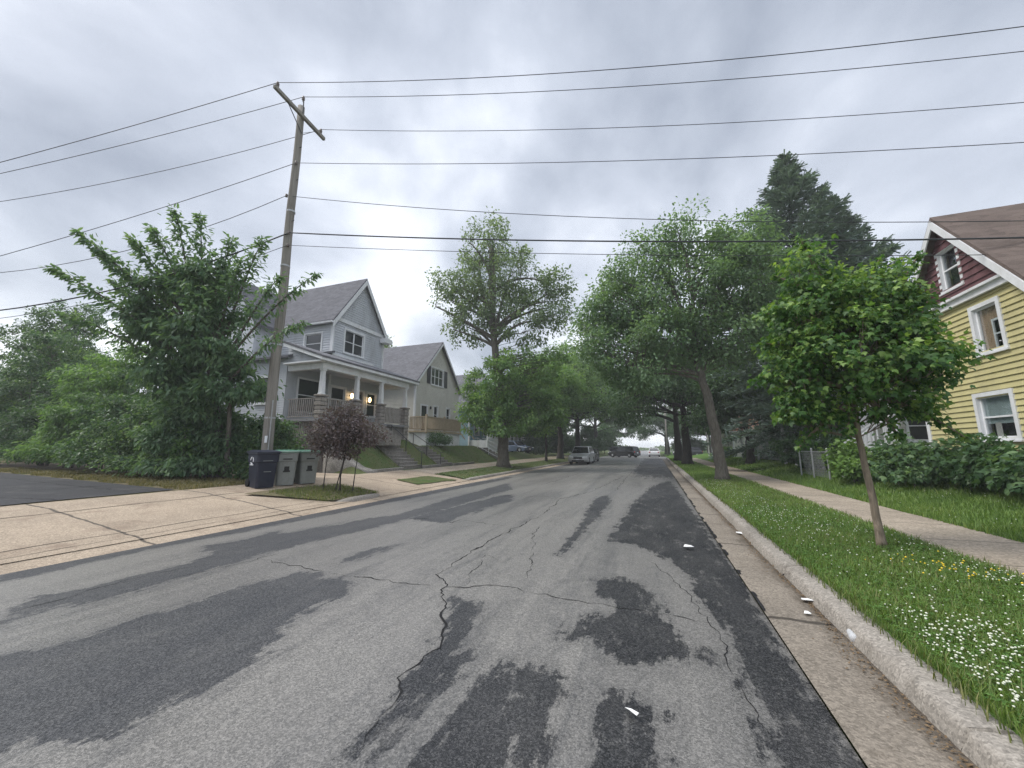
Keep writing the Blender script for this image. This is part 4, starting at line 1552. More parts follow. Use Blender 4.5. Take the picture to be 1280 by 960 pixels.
def stairs(name, label, x0, x1, y0, y1, z0, z1, n, rail_y=(), rail_mat='dark_metal', rail_h=.85, bars=2):
    t = thing(name, label, 'stairs', ((x0 + x1) / 2, (y0 + y1) / 2, z0))
    b = MB()
    for i in range(n):
        xa = x0 + (x1 - x0) * i / n
        xb = x0 + (x1 - x0) * (i + 1) / n
        zt = z0 + (z1 - z0) * (i + 1) / n
        b.span((xa, y0, z0 - .25), (xb, y1, zt - .02))
        b.box(((xa + xb) / 2 + .015, (y0 + y1) / 2, zt), (abs(xb - xa) + .03, y1 - y0 + .02, .045), 0, .01)
    part('treads', b, 'old_concrete', t)
    for ry in rail_y:
        b = MB()
        for q in (0., .5, 1.):
            xx = x0 + (x1 - x0) * q
            zz = z0 + (z1 - z0) * q
            b.tube([(xx, ry, zz - .05), (xx, ry, zz + rail_h)], .022, 8)
        for k in range(bars):
            hh = rail_h * (1 - k * .4)
            b.tube([(x0 + .2, ry, z0 + hh), (x0, ry, z0 + hh), (x1, ry, z1 + hh), (x1 - .3, ry, z1 + hh)], .02, 8)
        part('handrail', b, rail_mat, t)
    return t


stairs('concrete_stairs', 'worn concrete stairs climbing the lawn to the grey porch', -12.55, -14.75, 17.55, 19.2, .42, 2.05, 9, (19.25,), bars=1)
stairs('concrete_stairs', 'narrow concrete stairs in the grass before the cream house', -12.55, -14.6, 21.4, 22.8, .42, 1.62, 7, (21.35,), bars=1)
stairs('concrete_stairs', 'short stairs with white pipe handrails beyond the tall tree trunk', -12.5, -14.6, 31.2, 32.6, .5, 1.55, 6, (31.1, 32.7), 'white_paint', .85, 3)

# retaining wall of the driveway and its curved wing, border kerb
t = thing('retaining_wall', 'dark concrete retaining wall with pale curved wing beside the driveway', 'wall', (-15, 14.3, .4))
b = MB()
b.span((-20, 14.12, .2), (-14.6, 14.5, 2.14), .02)
part('wall_face', b, 'dark_concrete', t)
b = MB()
n = 14
pts = []
for i in range(n + 1):
    q = i / n
    x = -14.6 + 2.2 * q
    y = 14.15 + .75 * q ** 2
    zt = 1.72 - 1.2 * (3 * q * q - 2 * q ** 3) + .02 * math.sin(i * 2.2)
    pts.append((x, y, zt))
vs = []
for x, y, zt in pts:
    vs += [(x, y, .1), (x, y - .02, zt - .04), (x, y + .08, zt), (x, y + .42, zt + .02), (x, y + .5, .1)]
b.add(vs, [(5 * i + k, 5 * i + 5 + k, 5 * i + 6 + k, 5 * i + 1 + k) for i in range(n) for k in range(4)] + [(0, 1, 2, 3, 4), tuple(5 * n + k for k in (4, 3, 2, 1, 0))])
part('wing', b, 'old_concrete', t, True)
for (ya, yb, lab) in ((15.1, 17.5, 'low concrete border left of the stairs to the grey porch'), (19.3, 21.35, 'low concrete border between the two lawn stairs'), (22.85, 26.0, 'low concrete border beyond the narrow lawn stairs')):
    b = MB()
    b.span((-12.62, ya, .2), (-12.46, yb, .56), .02)
    tag(part('stone_border', b, 'old_concrete', None), lab, 'border')

# ---- cream house with shutters and wooden deck
h = House('gabled_house', 'cream gabled house with dark shutters and wooden front deck', -17.0, 1, 24.85, 31.75, 12., 1.5, 6.75, 10.45, 'cream_siding', 'slate_roof', over=.3, trim='white_paint')
h.window('front', 27.0, 28.9, 6.75, 8.15, .1, mull=2, shutters=((26.35, 26.85), (29.05, 29.55)))
h.door('front', 25.7, 26.55, 2.85, 4.85, 'interior_dark')
h.window('front', 27.55, 28.15, 3.55, 4.95, .09)
h.window('front', 29.6, 30.2, 3.55, 4.95, .09)
h.finish(fascia=.14)
T = h.t
b = MB()
b.span((-15.5, 24.2, 1.3), (-16.98, 29.4, 2.68))
part('deck_base', b, 'white_paint', T)
b = MB()
b.tube([(-16.75, 24.62, 6.3), (-16.92, 24.76, 6.0), (-16.92, 24.76, 2.0)], .045, 8)
part('downspout', b, 'white_paint', T)
b = MB()
b.span((-15.4, 24.1, 2.68), (-16.98, 29.5, 2.82))
for (a, c) in (((-16.9, 24.2), (-15.5, 24.2)), ((-15.5, 24.2), (-15.5, 29.4))):
    L = math.hypot(c[0] - a[0], c[1] - a[1])
    n = int(L / .125)
    for i in range(n + 1):
        q = i / n
        b.span((a[0] + (c[0] - a[0]) * q - .03, a[1] + (c[1] - a[1]) * q - .03, 2.9), (a[0] + (c[0] - a[0]) * q + .03, a[1] + (c[1] - a[1]) * q + .03, 3.78))
    b.bar((a[0], a[1], 3.82), (c[0], c[1], 3.82), .12, .06)
    b.bar((a[0], a[1], 2.92), (c[0], c[1], 2.92), .06, .08)
for (x, y) in ((-15.5, 24.2), (-15.5, 26.8), (-15.5, 29.4)):
    b.span((x - .065, y - .065, 2.6), (x + .065, y + .065, 3.98))
b.bar((-15.5, 29.5, 3.8), (-14.6, 30.4, 2.3), .07, .09)
b.bar((-16.4, 29.5, 3.8), (-15.5, 30.4, 2.3), .07, .09)
part('deck', b, 'deck_wood', T)
b = MB()
b.lathe([(.04, -.12), (.075, -.1), (.075, .08), (.03, .14)], (-16.9, 26.95, 4.75), 10)
part('wall_lantern', b, 'dark_metal', T)

# ---- blue house and further houses on the left
h = House('gabled_house', 'pale blue house with grey roof behind the tall street tree', -17.6, 1, 35.4, 42., 11, 1.0, 5.9, 9.6, 'blue_siding', 'slate_roof')
h.window('front', 36.6, 37.7, 2.9, 4.3, .1)
h.window('front', 38.9, 40.1, 2.9, 4.3, .1)
h.window('near', -21, -19.8, 3.2, 4.5, .1)
h.finish()
b = MB()
b.span((-17.5, 35.5, .9), (-15.6, 41.5, 2.3))
part('porch_base', b, 'white_paint', h.t)
b = MB()
railing(b, (-15.65, 35.6, 2.3), (-15.65, 41.4, 2.3), 0, .9, .16, .05)
for y in (35.6, 38.5, 41.4):
    b.span((-15.72, y - .07, 2.3), (-15.58, y + .07, 4.6))
part('porch_rail', b, 'white_paint', h.t)
b = MB()
b.prism([(-15.3, 4.6), (-17.6, 5.3), (-17.6, 5.42), (-15.3, 4.72)], 'y', 35.3, 41.7)
part('porch_roof', b, 'slate_roof', h.t)
for i, (y0, mat_, rm, lab) in enumerate(((48.0, 'cream_siding', 'slate_roof', 'white house low behind street trees at left beyond the parked blue car'), (59., 'grey_siding', 'brown_roof', 'far grey house under the left trees behind the silver vehicle'))):
    y0 += 14 if i else 0
    h = House('gabled_house', lab, -18.2, 1, y0, y0 + 7, 10, .6, 5.2, 8.6, mat_, rm, pitch=.16)
    h.window('front', y0 + 1.2, y0 + 2.4, 2.2, 3.6)
    h.window('front', y0 + 4.4, y0 + 5.6, 2.2, 3.6)
    h.door('front', y0 + 3., y0 + 3.9, 1.2, 3.2, 'brown_siding')
    h.finish()

# ---- yellow house on the right
h = House('gabled_house', 'yellow clapboard house with dark red shingled gable and white trim', 8.5, -1, 12.1, 16.55, 12, .3, 5.6, 8.28, 'yellow_siding', 'brown_roof', gable='red_shingle', gz=5.86, pitch=.155, over=.3)
YH = h
h.window('front', 14.05, 14.78, 6.22, 7.42, .1, 'pane_glass', sill=True, label='tall attic window set in the red gable')
h.window('front', 13.12, 13.92, 4.12, 5.32, .11, 'pane_glass', curtain=[(13.55, 13.93, 4.12, 5.34, 'plywood'), (13.1, 13.56, 4.95, 5.34, 'plywood')], meet=False, label='window half covered by brown boards with a small inner sash')
h.window('front', 13.28, 14.36, 1.84, 2.95, .11, 'pane_glass', curtain=[(13.26, 14.38, 2.22, 2.97, 'blind_cloth'), (13.9, 14.1, 1.84, 2.25, 'curtain_cloth')], meet=True, label='wide lower window with half drawn blind')
h.finish(fascia=.2)
T = h.t
b = MB()
b.span((8.44, 12.32, 5.62), (8.36, 16.6, 5.82))
b.span((8.40, 12.36, 5.79), (8.28, 16.62, 5.86))
b.span((8.45, 13.2, 4.28), (8.47, 13.24, 4.3))
part('belt_board', b, 'white_paint', T)
# inner small sash standing in the boarded window
b = MB()
for (a, c) in (((13.14, 4.14), (13.19, 4.94)), ((13.5, 4.14), (13.55, 4.94)), ((13.19, 4.14), (13.5, 4.19)), ((13.19, 4.89), (13.5, 4.94)), ((13.19, 4.52), (13.5, 4.56))):
    b.span((8.57, a[0], a[1]), (8.60, c[0], c[1]))
part('inner_sash', b, 'white_paint', T)
# entry porch at the far corner of the yellow house
b = MB()
b.span((8.0, 16.65, .3), (10.4, 19.9, 1.7))
part('porch_base', b, 'white_paint', T)
b = MB()
for y in (17.7, 19.75):
    b.span((8.02, y - .09, 1.7), (8.2, y + .09, 3.75))
    b.span((7.98, y - .13, 1.7), (8.24, y + .13, 1.85))
b.span((8.0, 17.6, 3.75), (8.22, 19.85, 4.0))
railing(b, (8.1, 17.8, 1.7), (8.1, 18.5, 1.7), 0, .85, .13, .04)
railing(b, (8.1, 19.1, 1.7), (8.1, 19.7, 1.7), 0, .85, .13, .04)
railing(b, (8.1, 18.55, 1.7), (6.9, 18.55, .75), 0, .85, .16, .04)
railing(b, (8.1, 19.05, 1.7), (6.9, 19.05, .75), 0, .85, .16, .04)
part('porch_frame', b, 'white_paint', T)
b = MB()
b.span((10.3, 17.6, 1.7), (10.42, 19.85, 3.9))
part('porch_back', b, 'interior_dark', T)
b = MB()
b.prism([(7.7, 4.0), (10.5, 4.7), (10.5, 4.82), (7.7, 4.12)], 'y', 16.62, 20.1)
part('porch_roof', b, 'brown_roof', T)
b = MB()
for i in range(5):
    b.span((8.0 - i * .25, 18.55, .3), (7.75 - i * .25, 19.05, 1.55 - i * .2))
part('porch_steps', b, 'old_concrete', T)
# white lattice skirt low on the front, behind the bushes
b = MB()
for i in range(36):
    y = 14.6 + i * .08
    b.bar((8.38, y, .5), (8.38, y + .5, 1.15), .012, .02)
    b.bar((8.36, y + .5, .5), (8.36, y, 1.15), .012, .02)
part('lattice', b, 'white_paint', T)

for (lab, xf, y0, w, z0, ze, zp, sd, rm) in (
        ('white sided house between the fir and the yellow house', 9.3, 22.5, 6.5, .4, 5.0, 8.2, 'cream_siding', 'slate_roof'),
        ('white house with front stairs under dark trees on the right', 9.6, 36., 7, .4, 4.6, 8., 'white_paint', 'slate_roof'),
        ('low brown roofed house farthest along the right sidewalk', 8.6, 51., 8, .4, 3.6, 6.6, 'cream_siding', 'rust_roof')):
    h = House('gabled_house', lab, xf, -1, y0, y0 + w, 10, z0, ze, zp, sd, rm, pitch=.14)
    h.window('front', y0 + .9, y0 + 2.1, 1.9, 3.2)
    h.window('front', y0 + 4.2, y0 + 5.4, 1.9, 3.2)
    h.door('front', y0 + 2.7, y0 + 3.6, 1.2, 3.2, 'brown_siding')
    h.window('near', xf + 1.5, xf + 2.6, 1.9, 3.2)
    h.finish()
    b = MB()
    for i in range(5):
        b.span((xf - .05 - i * .28, y0 + 2.5, z0 - .1), (xf - .05 - (i + 1) * .28, y0 + 3.9, 1.2 - i * .17))
    part('front_steps', b, 'white_paint' if y0 < 50 else 'old_concrete', h.t)
    b = MB()
    for yy in (y0 + 2.5, y0 + 3.9):
        railing(b, (xf - .1, yy, 1.2), (xf - 1.45, yy, .45), 0, .85, .14, .04)
    part('step_rail', b, 'white_paint', h.t)
    b = MB()
    b.prism([(xf - 1.9, 3.35), (xf + .02, 3.9), (xf + .02, 4.0), (xf - 1.9, 3.45)], 'y', y0 + .3, y0 + w - .3)
    part('porch_roof', b, rm, h.t)
    for yy in (y0 + .5, y0 + 2.4, y0 + 4., y0 + w - .5):
        b = MB()
        b.span((xf - 1.8, yy - .07, .3), (xf - 1.66, yy + .07, 3.4))
        part('porch_post', b, 'white_paint', h.t)

# chain-link fence end by the sidewalk
t = thing('chain_link_fence', 'short chain link fence with grey steel posts at the bush edge', 'fence', (6.1, 20.9, .3))
for (x, y) in ((6.1, 20.9), (6.15, 19.6), (6.2, 18.2)):
    b = MB()
    b.tube([(x, y, .1), (x, y, 1.5)], .032, 10)
    b.lathe([(.036, 0), (.038, .03), (.02, .06), (.004, .07)], (x, y, 1.5), 10)
    part('post', b, 'galvanised', t)
b = MB()
b.tube([(6.1, 20.9, 1.42), (6.15, 19.6, 1.42), (6.2, 18.2, 1.42)], .018, 8)
for i in range(28):
    y = 18.2 + i * .1
    for sg in (1, -1):
        q0, q1 = (y, y + .9 * .5)
        if q1 <= 20.9:
            b.tube([(6.15, q0 if sg > 0 else q1, .45), (6.15, q1 if sg > 0 else q0, 1.4)], .003, 3, False)
part('mesh', b, 'galvanised', t)

# ------------------------------------------------------------------ utility pole and wires
PXY = (-12.45, 9.62)
ZT = 15.0
t = thing('utility_pole', 'tall weathered wooden utility pole with tilted crossarm behind the bins', 'utility pole', (PXY[0], PXY[1], .38))
b = MB()
zz = np.linspace(0, ZT - .4, 14)
b.tube([(.012 * math.sin(i * 1.3), .012 * math.cos(i * 1.1), z) for i, z in enumerate(zz)], np.linspace(.18, .125, 14), 18)
part('pole_shaft', b, 'pole_wood', t, True, local=True)
# crossarm: runs across the wires
AA = np.array([-11.55, 10.85, 14.5])
arm_dir = np.array([.10, -1., 0.])
arm_dir /= np.linalg.norm(arm_dir)
ac = np.array([PXY[0] + .2, PXY[1], 14.42])
A0, A1 = ac + arm_dir * 1.4, ac - arm_dir * 1.1
b = MB()
b.bar(A0, A1, .11, .13)
part('crossarm', b, 'pole_wood', t)
b = MB()
for e in (A0 * .62 + ac * .38, A1 * .62 + ac * .38):
    b.bar(e, (PXY[0] + .14, PXY[1], 13.75), .03, .012)
part('arm_brace', b, 'dark_metal', t)
top = np.array([PXY[0] + .05, PXY[1], ZT + .38])
b = MB()
b.tube([(PXY[0] + .12, PXY[1], ZT - .4), (PXY[0] + .08, PXY[1], ZT + .2)], .025, 8)
part('top_pin', b, 'dark_metal', t)
ins = [A0 + np.array([0, 0, .1]) - arm_dir * .12, top - np.array([0, 0, .12]), A1 + np.array([0, 0, .1]) + arm_dir * .22]
for p in ins:
    b = MB()
    b.lathe([(.02, -.06), (.03, 0), (.06, .03), (.045, .07), (.065, .1), (.04, .15), (.045, .18), (.015, .2)], p, 12)
    part('insulator', b, 'porcelain', t, True)
SP = [(12.35, .17), (11.05, -.17), (9.45, .17), (8.95, .17)]
for z, dx in SP:
    b = MB()
    b.lathe([(.02, -.06), (.05, -.05), (.035, 0), (.05, .05), (.02, .06)], (PXY[0] + dx, PXY[1] - .12, z), 10)
    b.bar((PXY[0], PXY[1], z), (PXY[0] + dx, PXY[1] - .12, z), .03, .03)
    part('spool_insulator', b, 'porcelain', t, True)
b = MB()
b.span((PXY[0] + .09, PXY[1] - .185, 1.75), (PXY[0] + .20, PXY[1] - .165, 1.98))
s_ = part('notice_plate', b, 'white_decal', t)
for zb_ in (2.6, 5.2, 8.2, 10.4):
    b = MB()
    b.lathe([(.185 - zb_ * .0035, -.03), (.19 - zb_ * .0035, -.03), (.19 - zb_ * .0035, .03), (.185 - zb_ * .0035, .03)], (PXY[0], PXY[1], zb_), 18)
    part('steel_band', b, 'galvanised', t)
b = MB()
for zb_ in (11.7, 10.0, 13.1):
    b.tube([(PXY[0] - .22, PXY[1] + .02, zb_), (PXY[0] + .24, PXY[1] - .02, zb_)], .014, 6)
part('through_bolts', b, 'dark_metal', t)
b = MB()
b.tube([(PXY[0] + .2, PXY[1] - .1, .3), (PXY[0] + .2, PXY[1] - .1, 3.2)], .018, 6)
part('ground_conduit', b, 'galvanised', t)


def ray_dir(x, y):
    r_ = (x - 640) / F_PX
    v = (480 - y) / F_PX
    f = _cp - v * _sp
    return np.array((-_sy * f + _cy * r_, _cy * f + _sy * r_, _sp + v * _cp))


def wire_run(a, dirxy, marks, L, n=40):
    """sagging span from a: heights fitted (parabola) to where the photograph shows the wire in its vertical plane"""
    d = np.array(dirxy, float)
    d /= np.linalg.norm(d)
    nrm = np.array([-d[1], d[0]])
    S, Zs = [], []
    for x, y in marks:
        r_ = ray_dir(x, y)
        tt = (nrm @ np.array(a[:2])) / (nrm @ r_[:2])
        p = r_ * tt
        S.append((p[:2] - np.array(a[:2])) @ d)
        Zs.append(p[2] + CAMH - a[2])
    if len(S) == 1:
        k1, k2 = Zs[0] / S[0] - .0012 * S[0], .0012
    else:
        M = np.array([[s, s * s] for s in S])
        (k1, k2) = np.linalg.lstsq(M, np.array(Zs), rcond=None)[0]
        if k2 < .0003:
            k2 = .0006
            k1 = np.mean([z / s - k2 * s for z, s in zip(Zs, S)])
    s = np.linspace(0, L, n)
    return [(a[0] + d[0] * q, a[1] + d[1] * q, a[2] + k1 * q + k2 * q * q) for q in s]


DR, DL = (20.4, 3.2), (-20, -7.6)
WIRES = [
    ('highest thin wire, from the left tip of the crossarm', ins[0] + [0, 0, .17], [(640, 95), (1280, 33)], [(170, 156), (0, 203)], .011),
    ('thin wire leaving the pin at the very top of the pole', ins[1] + [0, 0, .17], [(640, 116), (1280, 64)], [(170, 177), (0, 217)], .011),
    ('thin wire from the right tip of the crossarm', ins[2] + [0, 0, .17], [(640, 163), (1280, 128)], [(170, 221), (0, 252)], .011),
    ('thin wire just below the crossarm on the pole face', np.array([PXY[0] + .17, PXY[1] - .12, 12.35]), [(640, 204), (1280, 178)], [(170, 270), (0, 320)], .011),
    ('thin sagging wire above the thick black cable', np.array([PXY[0] - .17, PXY[1] - .12, 11.05]), [(640, 267), (1280, 276)], [(200, 302), (0, 341)], .011),
    ('thick black bundled cable, heaviest of the pole lines', np.array([PXY[0] + .17, PXY[1] - .12, 9.45]), [(640, 300), (1280, 297)], [(120, 367), (0, 388)], .024),
    ('lowest thin cable, just under the thick black one', np.array([PXY[0] + .17, PXY[1] - .12, 8.95]), [(640, 316), (1280, 318)], [(120, 377), (0, 398)], .010),
]
for lab, a, mr, ml, r_ in WIRES:
    a = np.array(a, float)
    pr = wire_run(a, DR, mr, 34)
    pl = wire_run(a, DL, ml, 40)
    b = MB()
    b.tube(list(reversed(pl)) + pr[1:], r_, 6)
    o = part('power_line', b, 'wire_rubber', None, True)
    tag(o, lab, 'wire', 'overhead lines on the pole')

# ------------------------------------------------------------------ wheeled bins
def bin_body(w, d, hgt, taper=.82):
    """tapered cart body with rounded corners, flared rim and ribbed shoulders"""
    b = MB()
    rings = []
    prof_ = [(0, taper), (.06, taper + .01), (hgt * .68, .94), (hgt * .70, 1.0), (hgt * .9, 1.02), (hgt * .92, 1.07), (hgt * .95, 1.07)]
    for z, s in prof_:
        X, Y = w / 2 * s, d / 2 * s
        c = .07
        for px_, py_, a0 in ((X - c, Y - c, 0), (-X + c, Y - c, 90), (-X + c, -Y + c, 180), (X - c, -Y + c, 270)):
            for k in range(4):
                an = R(a0 + k * 30)
                rings.append((px_ + c * math.cos(an), py_ + c * math.sin(an), z))
    n = 16
    m_ = len(prof_)
    b.add(rings, [(i * n + k, i * n + (k + 1) % n, (i + 1) * n + (k + 1) % n, (i + 1) * n + k) for i in range(m_ - 1) for k in range(n)] + [tuple(range(n - 1, -1, -1)), tuple((m_ - 1) * n + k for k in range(n))])
    return b


def make_bin(label, loc, rz, body_m, lid_m, decal, group):
    """local +x is the front; hinge and handle at the back"""
    w, d, hgt = .62, .74, 1.1
    t = thing('wheeled_bin', label, 'trash bin', loc, rz, group)
    part('bin_body', bin_body(d, w, hgt), body_m, t, False, True)
    b = MB()
    X, Y = d / 2 * 1.1, w / 2 * 1.1
    z = hgt * .955
    b.add([(-X, -Y, z), (X, -Y, z), (X, Y, z), (-X, Y, z), (-X, -Y, z + .045), (X, -Y, z + .03), (X, Y, z + .03), (-X, Y, z + .045),
           (-X + .12, -Y + .1, z + .085), (X - .1, -Y + .1, z + .07), (X - .1, Y - .1, z + .07), (-X + .12, Y - .1, z + .085)],
          [(3, 2, 1, 0), (0, 1, 5, 4), (1, 2, 6, 5), (2, 3, 7, 6), (3, 0, 4, 7), (4, 5, 9, 8), (5, 6, 10, 9), (6, 7, 11, 10), (7, 4, 8, 11), (8, 9, 10, 11)])
    part('lid', b, lid_m, t, False, True)
    b = MB()
    b.tube([(-X - .0, -Y + .08, z - .03), (-X - .09, -Y + .1, z + .0), (-X - .09, Y - .1, z + .0), (-X, Y - .08, z - .03)], .018, 8)
    part('handle', b, body_m, t, True, True)
    for sy in (-1, 1):
        b = MB()
        r0 = .13
        pr = [(r0 * .5, -.03), (r0 * .92, -.035), (r0, -.02), (r0, .02), (r0 * .92, .035), (r0 * .5, .03)]
        b.lathe(pr, (0, 0, 0), 16, 'x')
        b.v = [(p[1] - d / 2 * .80, sy * (w / 2 * .86) + p[0], p[2] + r0) for p in b.v]
        part('wheel', b, 'tyre_rubber', t, True, True)
    b = MB()
    xf = d / 2 * .96
    if decal == 'navy':
        b.span((xf + .018, -.16, .80), (xf + .038, .12, .815))
        part('front_rib', b, 'grey_plastic', t, False, True)
        b = MB()
        b.span((xf - .03, -.1, .47), (xf + .002, .1, .485))
        part('front_rib', b, 'grey_plastic', t, False, True)
        # white emblem on the side facing the lot: looped arrows over a short bar
        b = MB()
        yy = -w / 2 * 1.0 - .012
        for k in range(3):
            a0 = R(90 + 120 * k)
            pts = [(.0 + .1 * math.cos(a0 + R(q)), yy, .82 + .1 * math.sin(a0 + R(q))) for q in (8, 35, 62, 88)]
            for p, q in zip(pts, pts[1:]):
                b.bar(p, q, .01, .035)
        b.span((-.12, yy - .005, .675), (.12, yy + .005, .70))
        part('emblem', b, 'white_decal', t, False, True)
    else:
        b.span((xf + .014, -.13, .82), (xf + .034, .13, .855))
        b.span((xf - .040, -.07, .46), (xf - .002, .07, .60))
        b.span((xf - .045, -.10, .42), (xf - .012, .10, .47))
        part('front_mark', b, 'black_decal', t, False, True)
        b = MB()
        b.span((-X + .02, -Y - .004, z + .045), (X - .02, -Y + .02, z + .05))
        b.span((X - .022, -Y + .02, z + .028), (X + .004, Y - .02, z + .038))
        part('lid_edge', b, 'white_decal', t, False, True)
    return t


def zb(x, y):
    return float(z_left(x, y)) + .004


make_bin('navy blue wheeled bin with white side emblem, left of the grey bins', (-11.55, 8.86, zb(-11.55, 8.86)), R(-16), 'navy_plastic', 'navy_plastic', 'navy', 'wheeled bins by the pole')
g = make_bin('grey wheeled bin with green lid beside the navy bin', (-11.58, 9.66, zb(-11.58, 9.66)), R(-30), 'grey_plastic', 'green_plastic', 'grey', 'wheeled bins by the pole')
dup(g, (-11.5, 10.42, zb(-11.5, 10.42)), R(-22), 'grey wheeled bin with green lid at the end nearest the purple tree', 'wheeled bins by the pole')

# ------------------------------------------------------------------ cars
def make_car(label, loc, rz, paint, suv=True, cat='car', L=4.75, W=1.86, Hh=1.7, group='vehicles along the street', name='parked_car'):
    """local +x is the front. lofted body with wheel arches, tapered cabin, glass, lamps, wheels"""
    t = thing(name, label, cat, loc, rz, group)
    hl = L / 2
    bh = .98 if suv else .88       # beltline
    # body: side profile rings across the width
    prof_ = [(-hl, .42), (-hl + .03, .78), (-hl + .12, bh - .04), (-hl * .55, bh + .02), (hl * .30, bh + .01), (hl * .42, bh - .01), (hl * .86, bh - .14), (hl - .08, bh - .25), (hl, .62), (hl - .02, .40), (hl - .14, .27)]
    wr, ax0, ax1 = .36, -hl + .92, hl - .90
    low = []
    for axx in (ax1, ax0):
        for k in range(9):
            a = R(0 + 180 * k / 8)
            low.append((axx + (wr + .06) * math.cos(a), .30 + (wr + .06) * math.sin(a)))
    outline = prof_ + [(ax1 + wr + .07, .24)] + low[:9] + [(ax1 - wr - .07, .22), (ax0 + wr + .07, .22)] + low[9:] + [(ax0 - wr - .07, .26), (-hl + .1, .30)]
    b = MB()
    n = len(outline)

    def ring(y, sq, zi):
        cx = 0
        return [(cx + p[0] * sq, y, p[1] if p[1] < .7 else p[1] - zi) for p in outline]
    rings = [ring(-W / 2, .965, .07), ring(-W / 2 + .05, .985, .02), ring(-W / 2 + .2, 1, 0), ring(W / 2 - .2, 1, 0), ring(W / 2 - .05, .985, .02), ring(W / 2, .965, .07)]
    vs = [p for r_ in rings for p in r_]
    fs = [(i * n + k, (i + 1) * n + k, (i + 1) * n + (k + 1) % n, i * n + (k + 1) % n) for i in range(5) for k in range(n)]
    fs += [tuple(range(n)), tuple(5 * n + k for k in range(n - 1, -1, -1))]
    b.add(vs, fs)
    # cabin
    if suv:
        cab = [(-hl + .10, bh - .03), (-hl + .42, Hh - .08), (-hl * .55, Hh), (hl * .05, Hh - .01), (hl * .12, Hh - .05), (hl * .44, bh - .02)]
    else:
        cab = [(-hl + .55, bh - .03), (-hl * .50, Hh - .04), (-hl * .28, Hh), (hl * .02, Hh - .01), (hl * .10, Hh - .05), (hl * .48, bh - .02)]
    yb, yt = W / 2 - .05, W / 2 - .24

    def cw(z):
        return yb + (yt - yb) * max(0, min(1, (z - bh) / (Hh - bh)))
    m_ = len(cab)
    vs = [(x, -cw(z), z) for x, z in cab] + [(x, cw(z), z) for x, z in cab]
    b.add(vs, [tuple(range(m_)), tuple(range(2 * m_ - 1, m_ - 1, -1))] + [(i, m_ + i, m_ + (i + 1) % m_, (i + 1) % m_) for i in range(m_)])
    part('body', b, paint, t, False, True)

    def lerp_c(i, j, q):
        return (cab[i][0] + (cab[j][0] - cab[i][0]) * q, cab[i][1] + (cab[j][1] - cab[i][1]) * q)
    # windscreen and rear glass, just proud of the cabin
    for nm, i, j in (('windscreen', 4, 5), ('rear_window', 1, 0)):
        p, q = lerp_c(i, j, .06), lerp_c(i, j, .90)
        dx, dz = q[0] - p[0], q[1] - p[1]
        ll = math.hypot(dx, dz)
        nx, nz = (-dz / ll, dx / ll) if nm == 'rear_window' else (-dz / ll, dx / ll)
        if nz < 0:
            nx, nz = -nx, -nz
        e = .014
        b = MB()
        f0 = [(p[0], -cw(p[1]) + .07, p[1]), (p[0], cw(p[1]) - .07, p[1]), (q[0], cw(q[1]) - .06, q[1]), (q[0], -cw(q[1]) + .06, q[1])]
        b.add([(x + nx * e, y, z + nz * e) for x, y, z in f0] + [(x - nx * .01, y, z - nz * .01) for x, y, z in f0], [(0, 1, 2, 3), (7, 6, 5, 4), (0, 4, 5, 1), (1, 5, 6, 2), (2, 6, 7, 3), (3, 7, 4, 0)])
        part(nm, b, 'car_glass', t, False, True)
    x_r, x_f = cab[1][0], cab[4][0]
    panes = [(x_r + .12, (x_r + x_f) / 2 - .05), ((x_r + x_f) / 2 + .05, x_f - .02)]
    for sg in (-1, 1):
        for kx, (xa, xb_) in enumerate(panes):
            z0_, z1_ = bh + .06, Hh - .12
            xa0 = xa - (.16 if kx == 0 and suv else .3 if kx == 0 else 0)
            xb0 = xb_ + (.52 if kx == 1 else 0)
            b = MB()
            o_ = .012
            f0 = [(xa0, sg * (cw(z0_) + o_), z0_), (xb0, sg * (cw(z0_) + o_), z0_), (xb_, sg * (cw(z1_) + o_), z1_), (xa, sg * (cw(z1_) + o_), z1_)]
            b.add(f0 + [(x, y - sg * .03, z) for x, y, z in f0], [(0, 1, 2, 3), (7, 6, 5, 4), (0, 4, 5, 1), (1, 5, 6, 2), (2, 6, 7, 3), (3, 7, 4, 0)])
            part('side_window', b, 'car_glass', t, False, True)
    for axx in (ax0, ax1):
        for sg in (-1, 1):
            b = MB()
            b.lathe([(wr * .60, -.10), (wr * .93, -.115), (wr, -.08), (wr, .08), (wr * .93, .115), (wr * .60, .10)], (0, 0, 0), 20, 'x')
            b.v = [(axx + p[1], sg * (W / 2 - .12) + p[0], wr + p[2]) for p in b.v]
            wh = part('wheel', b, 'tyre_rubber', t, True, True)
            b = MB()
            b.lathe([(.06, .102), (.07, .11), (wr * .58, .095), (wr * .60, .06)], (0, 0, 0), 20, 'x')
            b.v = [(axx + p[1], sg * (W / 2 - .12 + p[0]), wr + p[2]) for p in b.v]
            part('rim', b, 'rim_alloy', wh, True, True)
    for sg in (-1, 1):
        b = MB()
        b.box((hl - .12, sg * (W / 2 - .27), bh - .25), (.20, .36, .15), sg * -.28, .03)
        part('headlight', b, 'lens_clear', t, False, True)
        b = MB()
        b.box((-hl + .07, sg * (W / 2 - .22), bh - .13), (.12, .26, .2), 0, .03)
        part('tail_light', b, 'lens_red', t, False, True)
        b = MB()
        b.box((hl * .36, sg * (W / 2 + .07), bh + .08), (.12, .2, .14), 0, .03)
        part('mirror', b, paint, t, False, True)
    b = MB()
    b.box((hl - .015, 0, .62), (.06, .82, .2), 0, .02)
    for k in range(4):
        b.box((hl + .015, 0, .55 + k * .045), (.02, .78, .012))
    b.box((hl - .03, 0, .36), (.06, 1.15, .12), 0, .02)
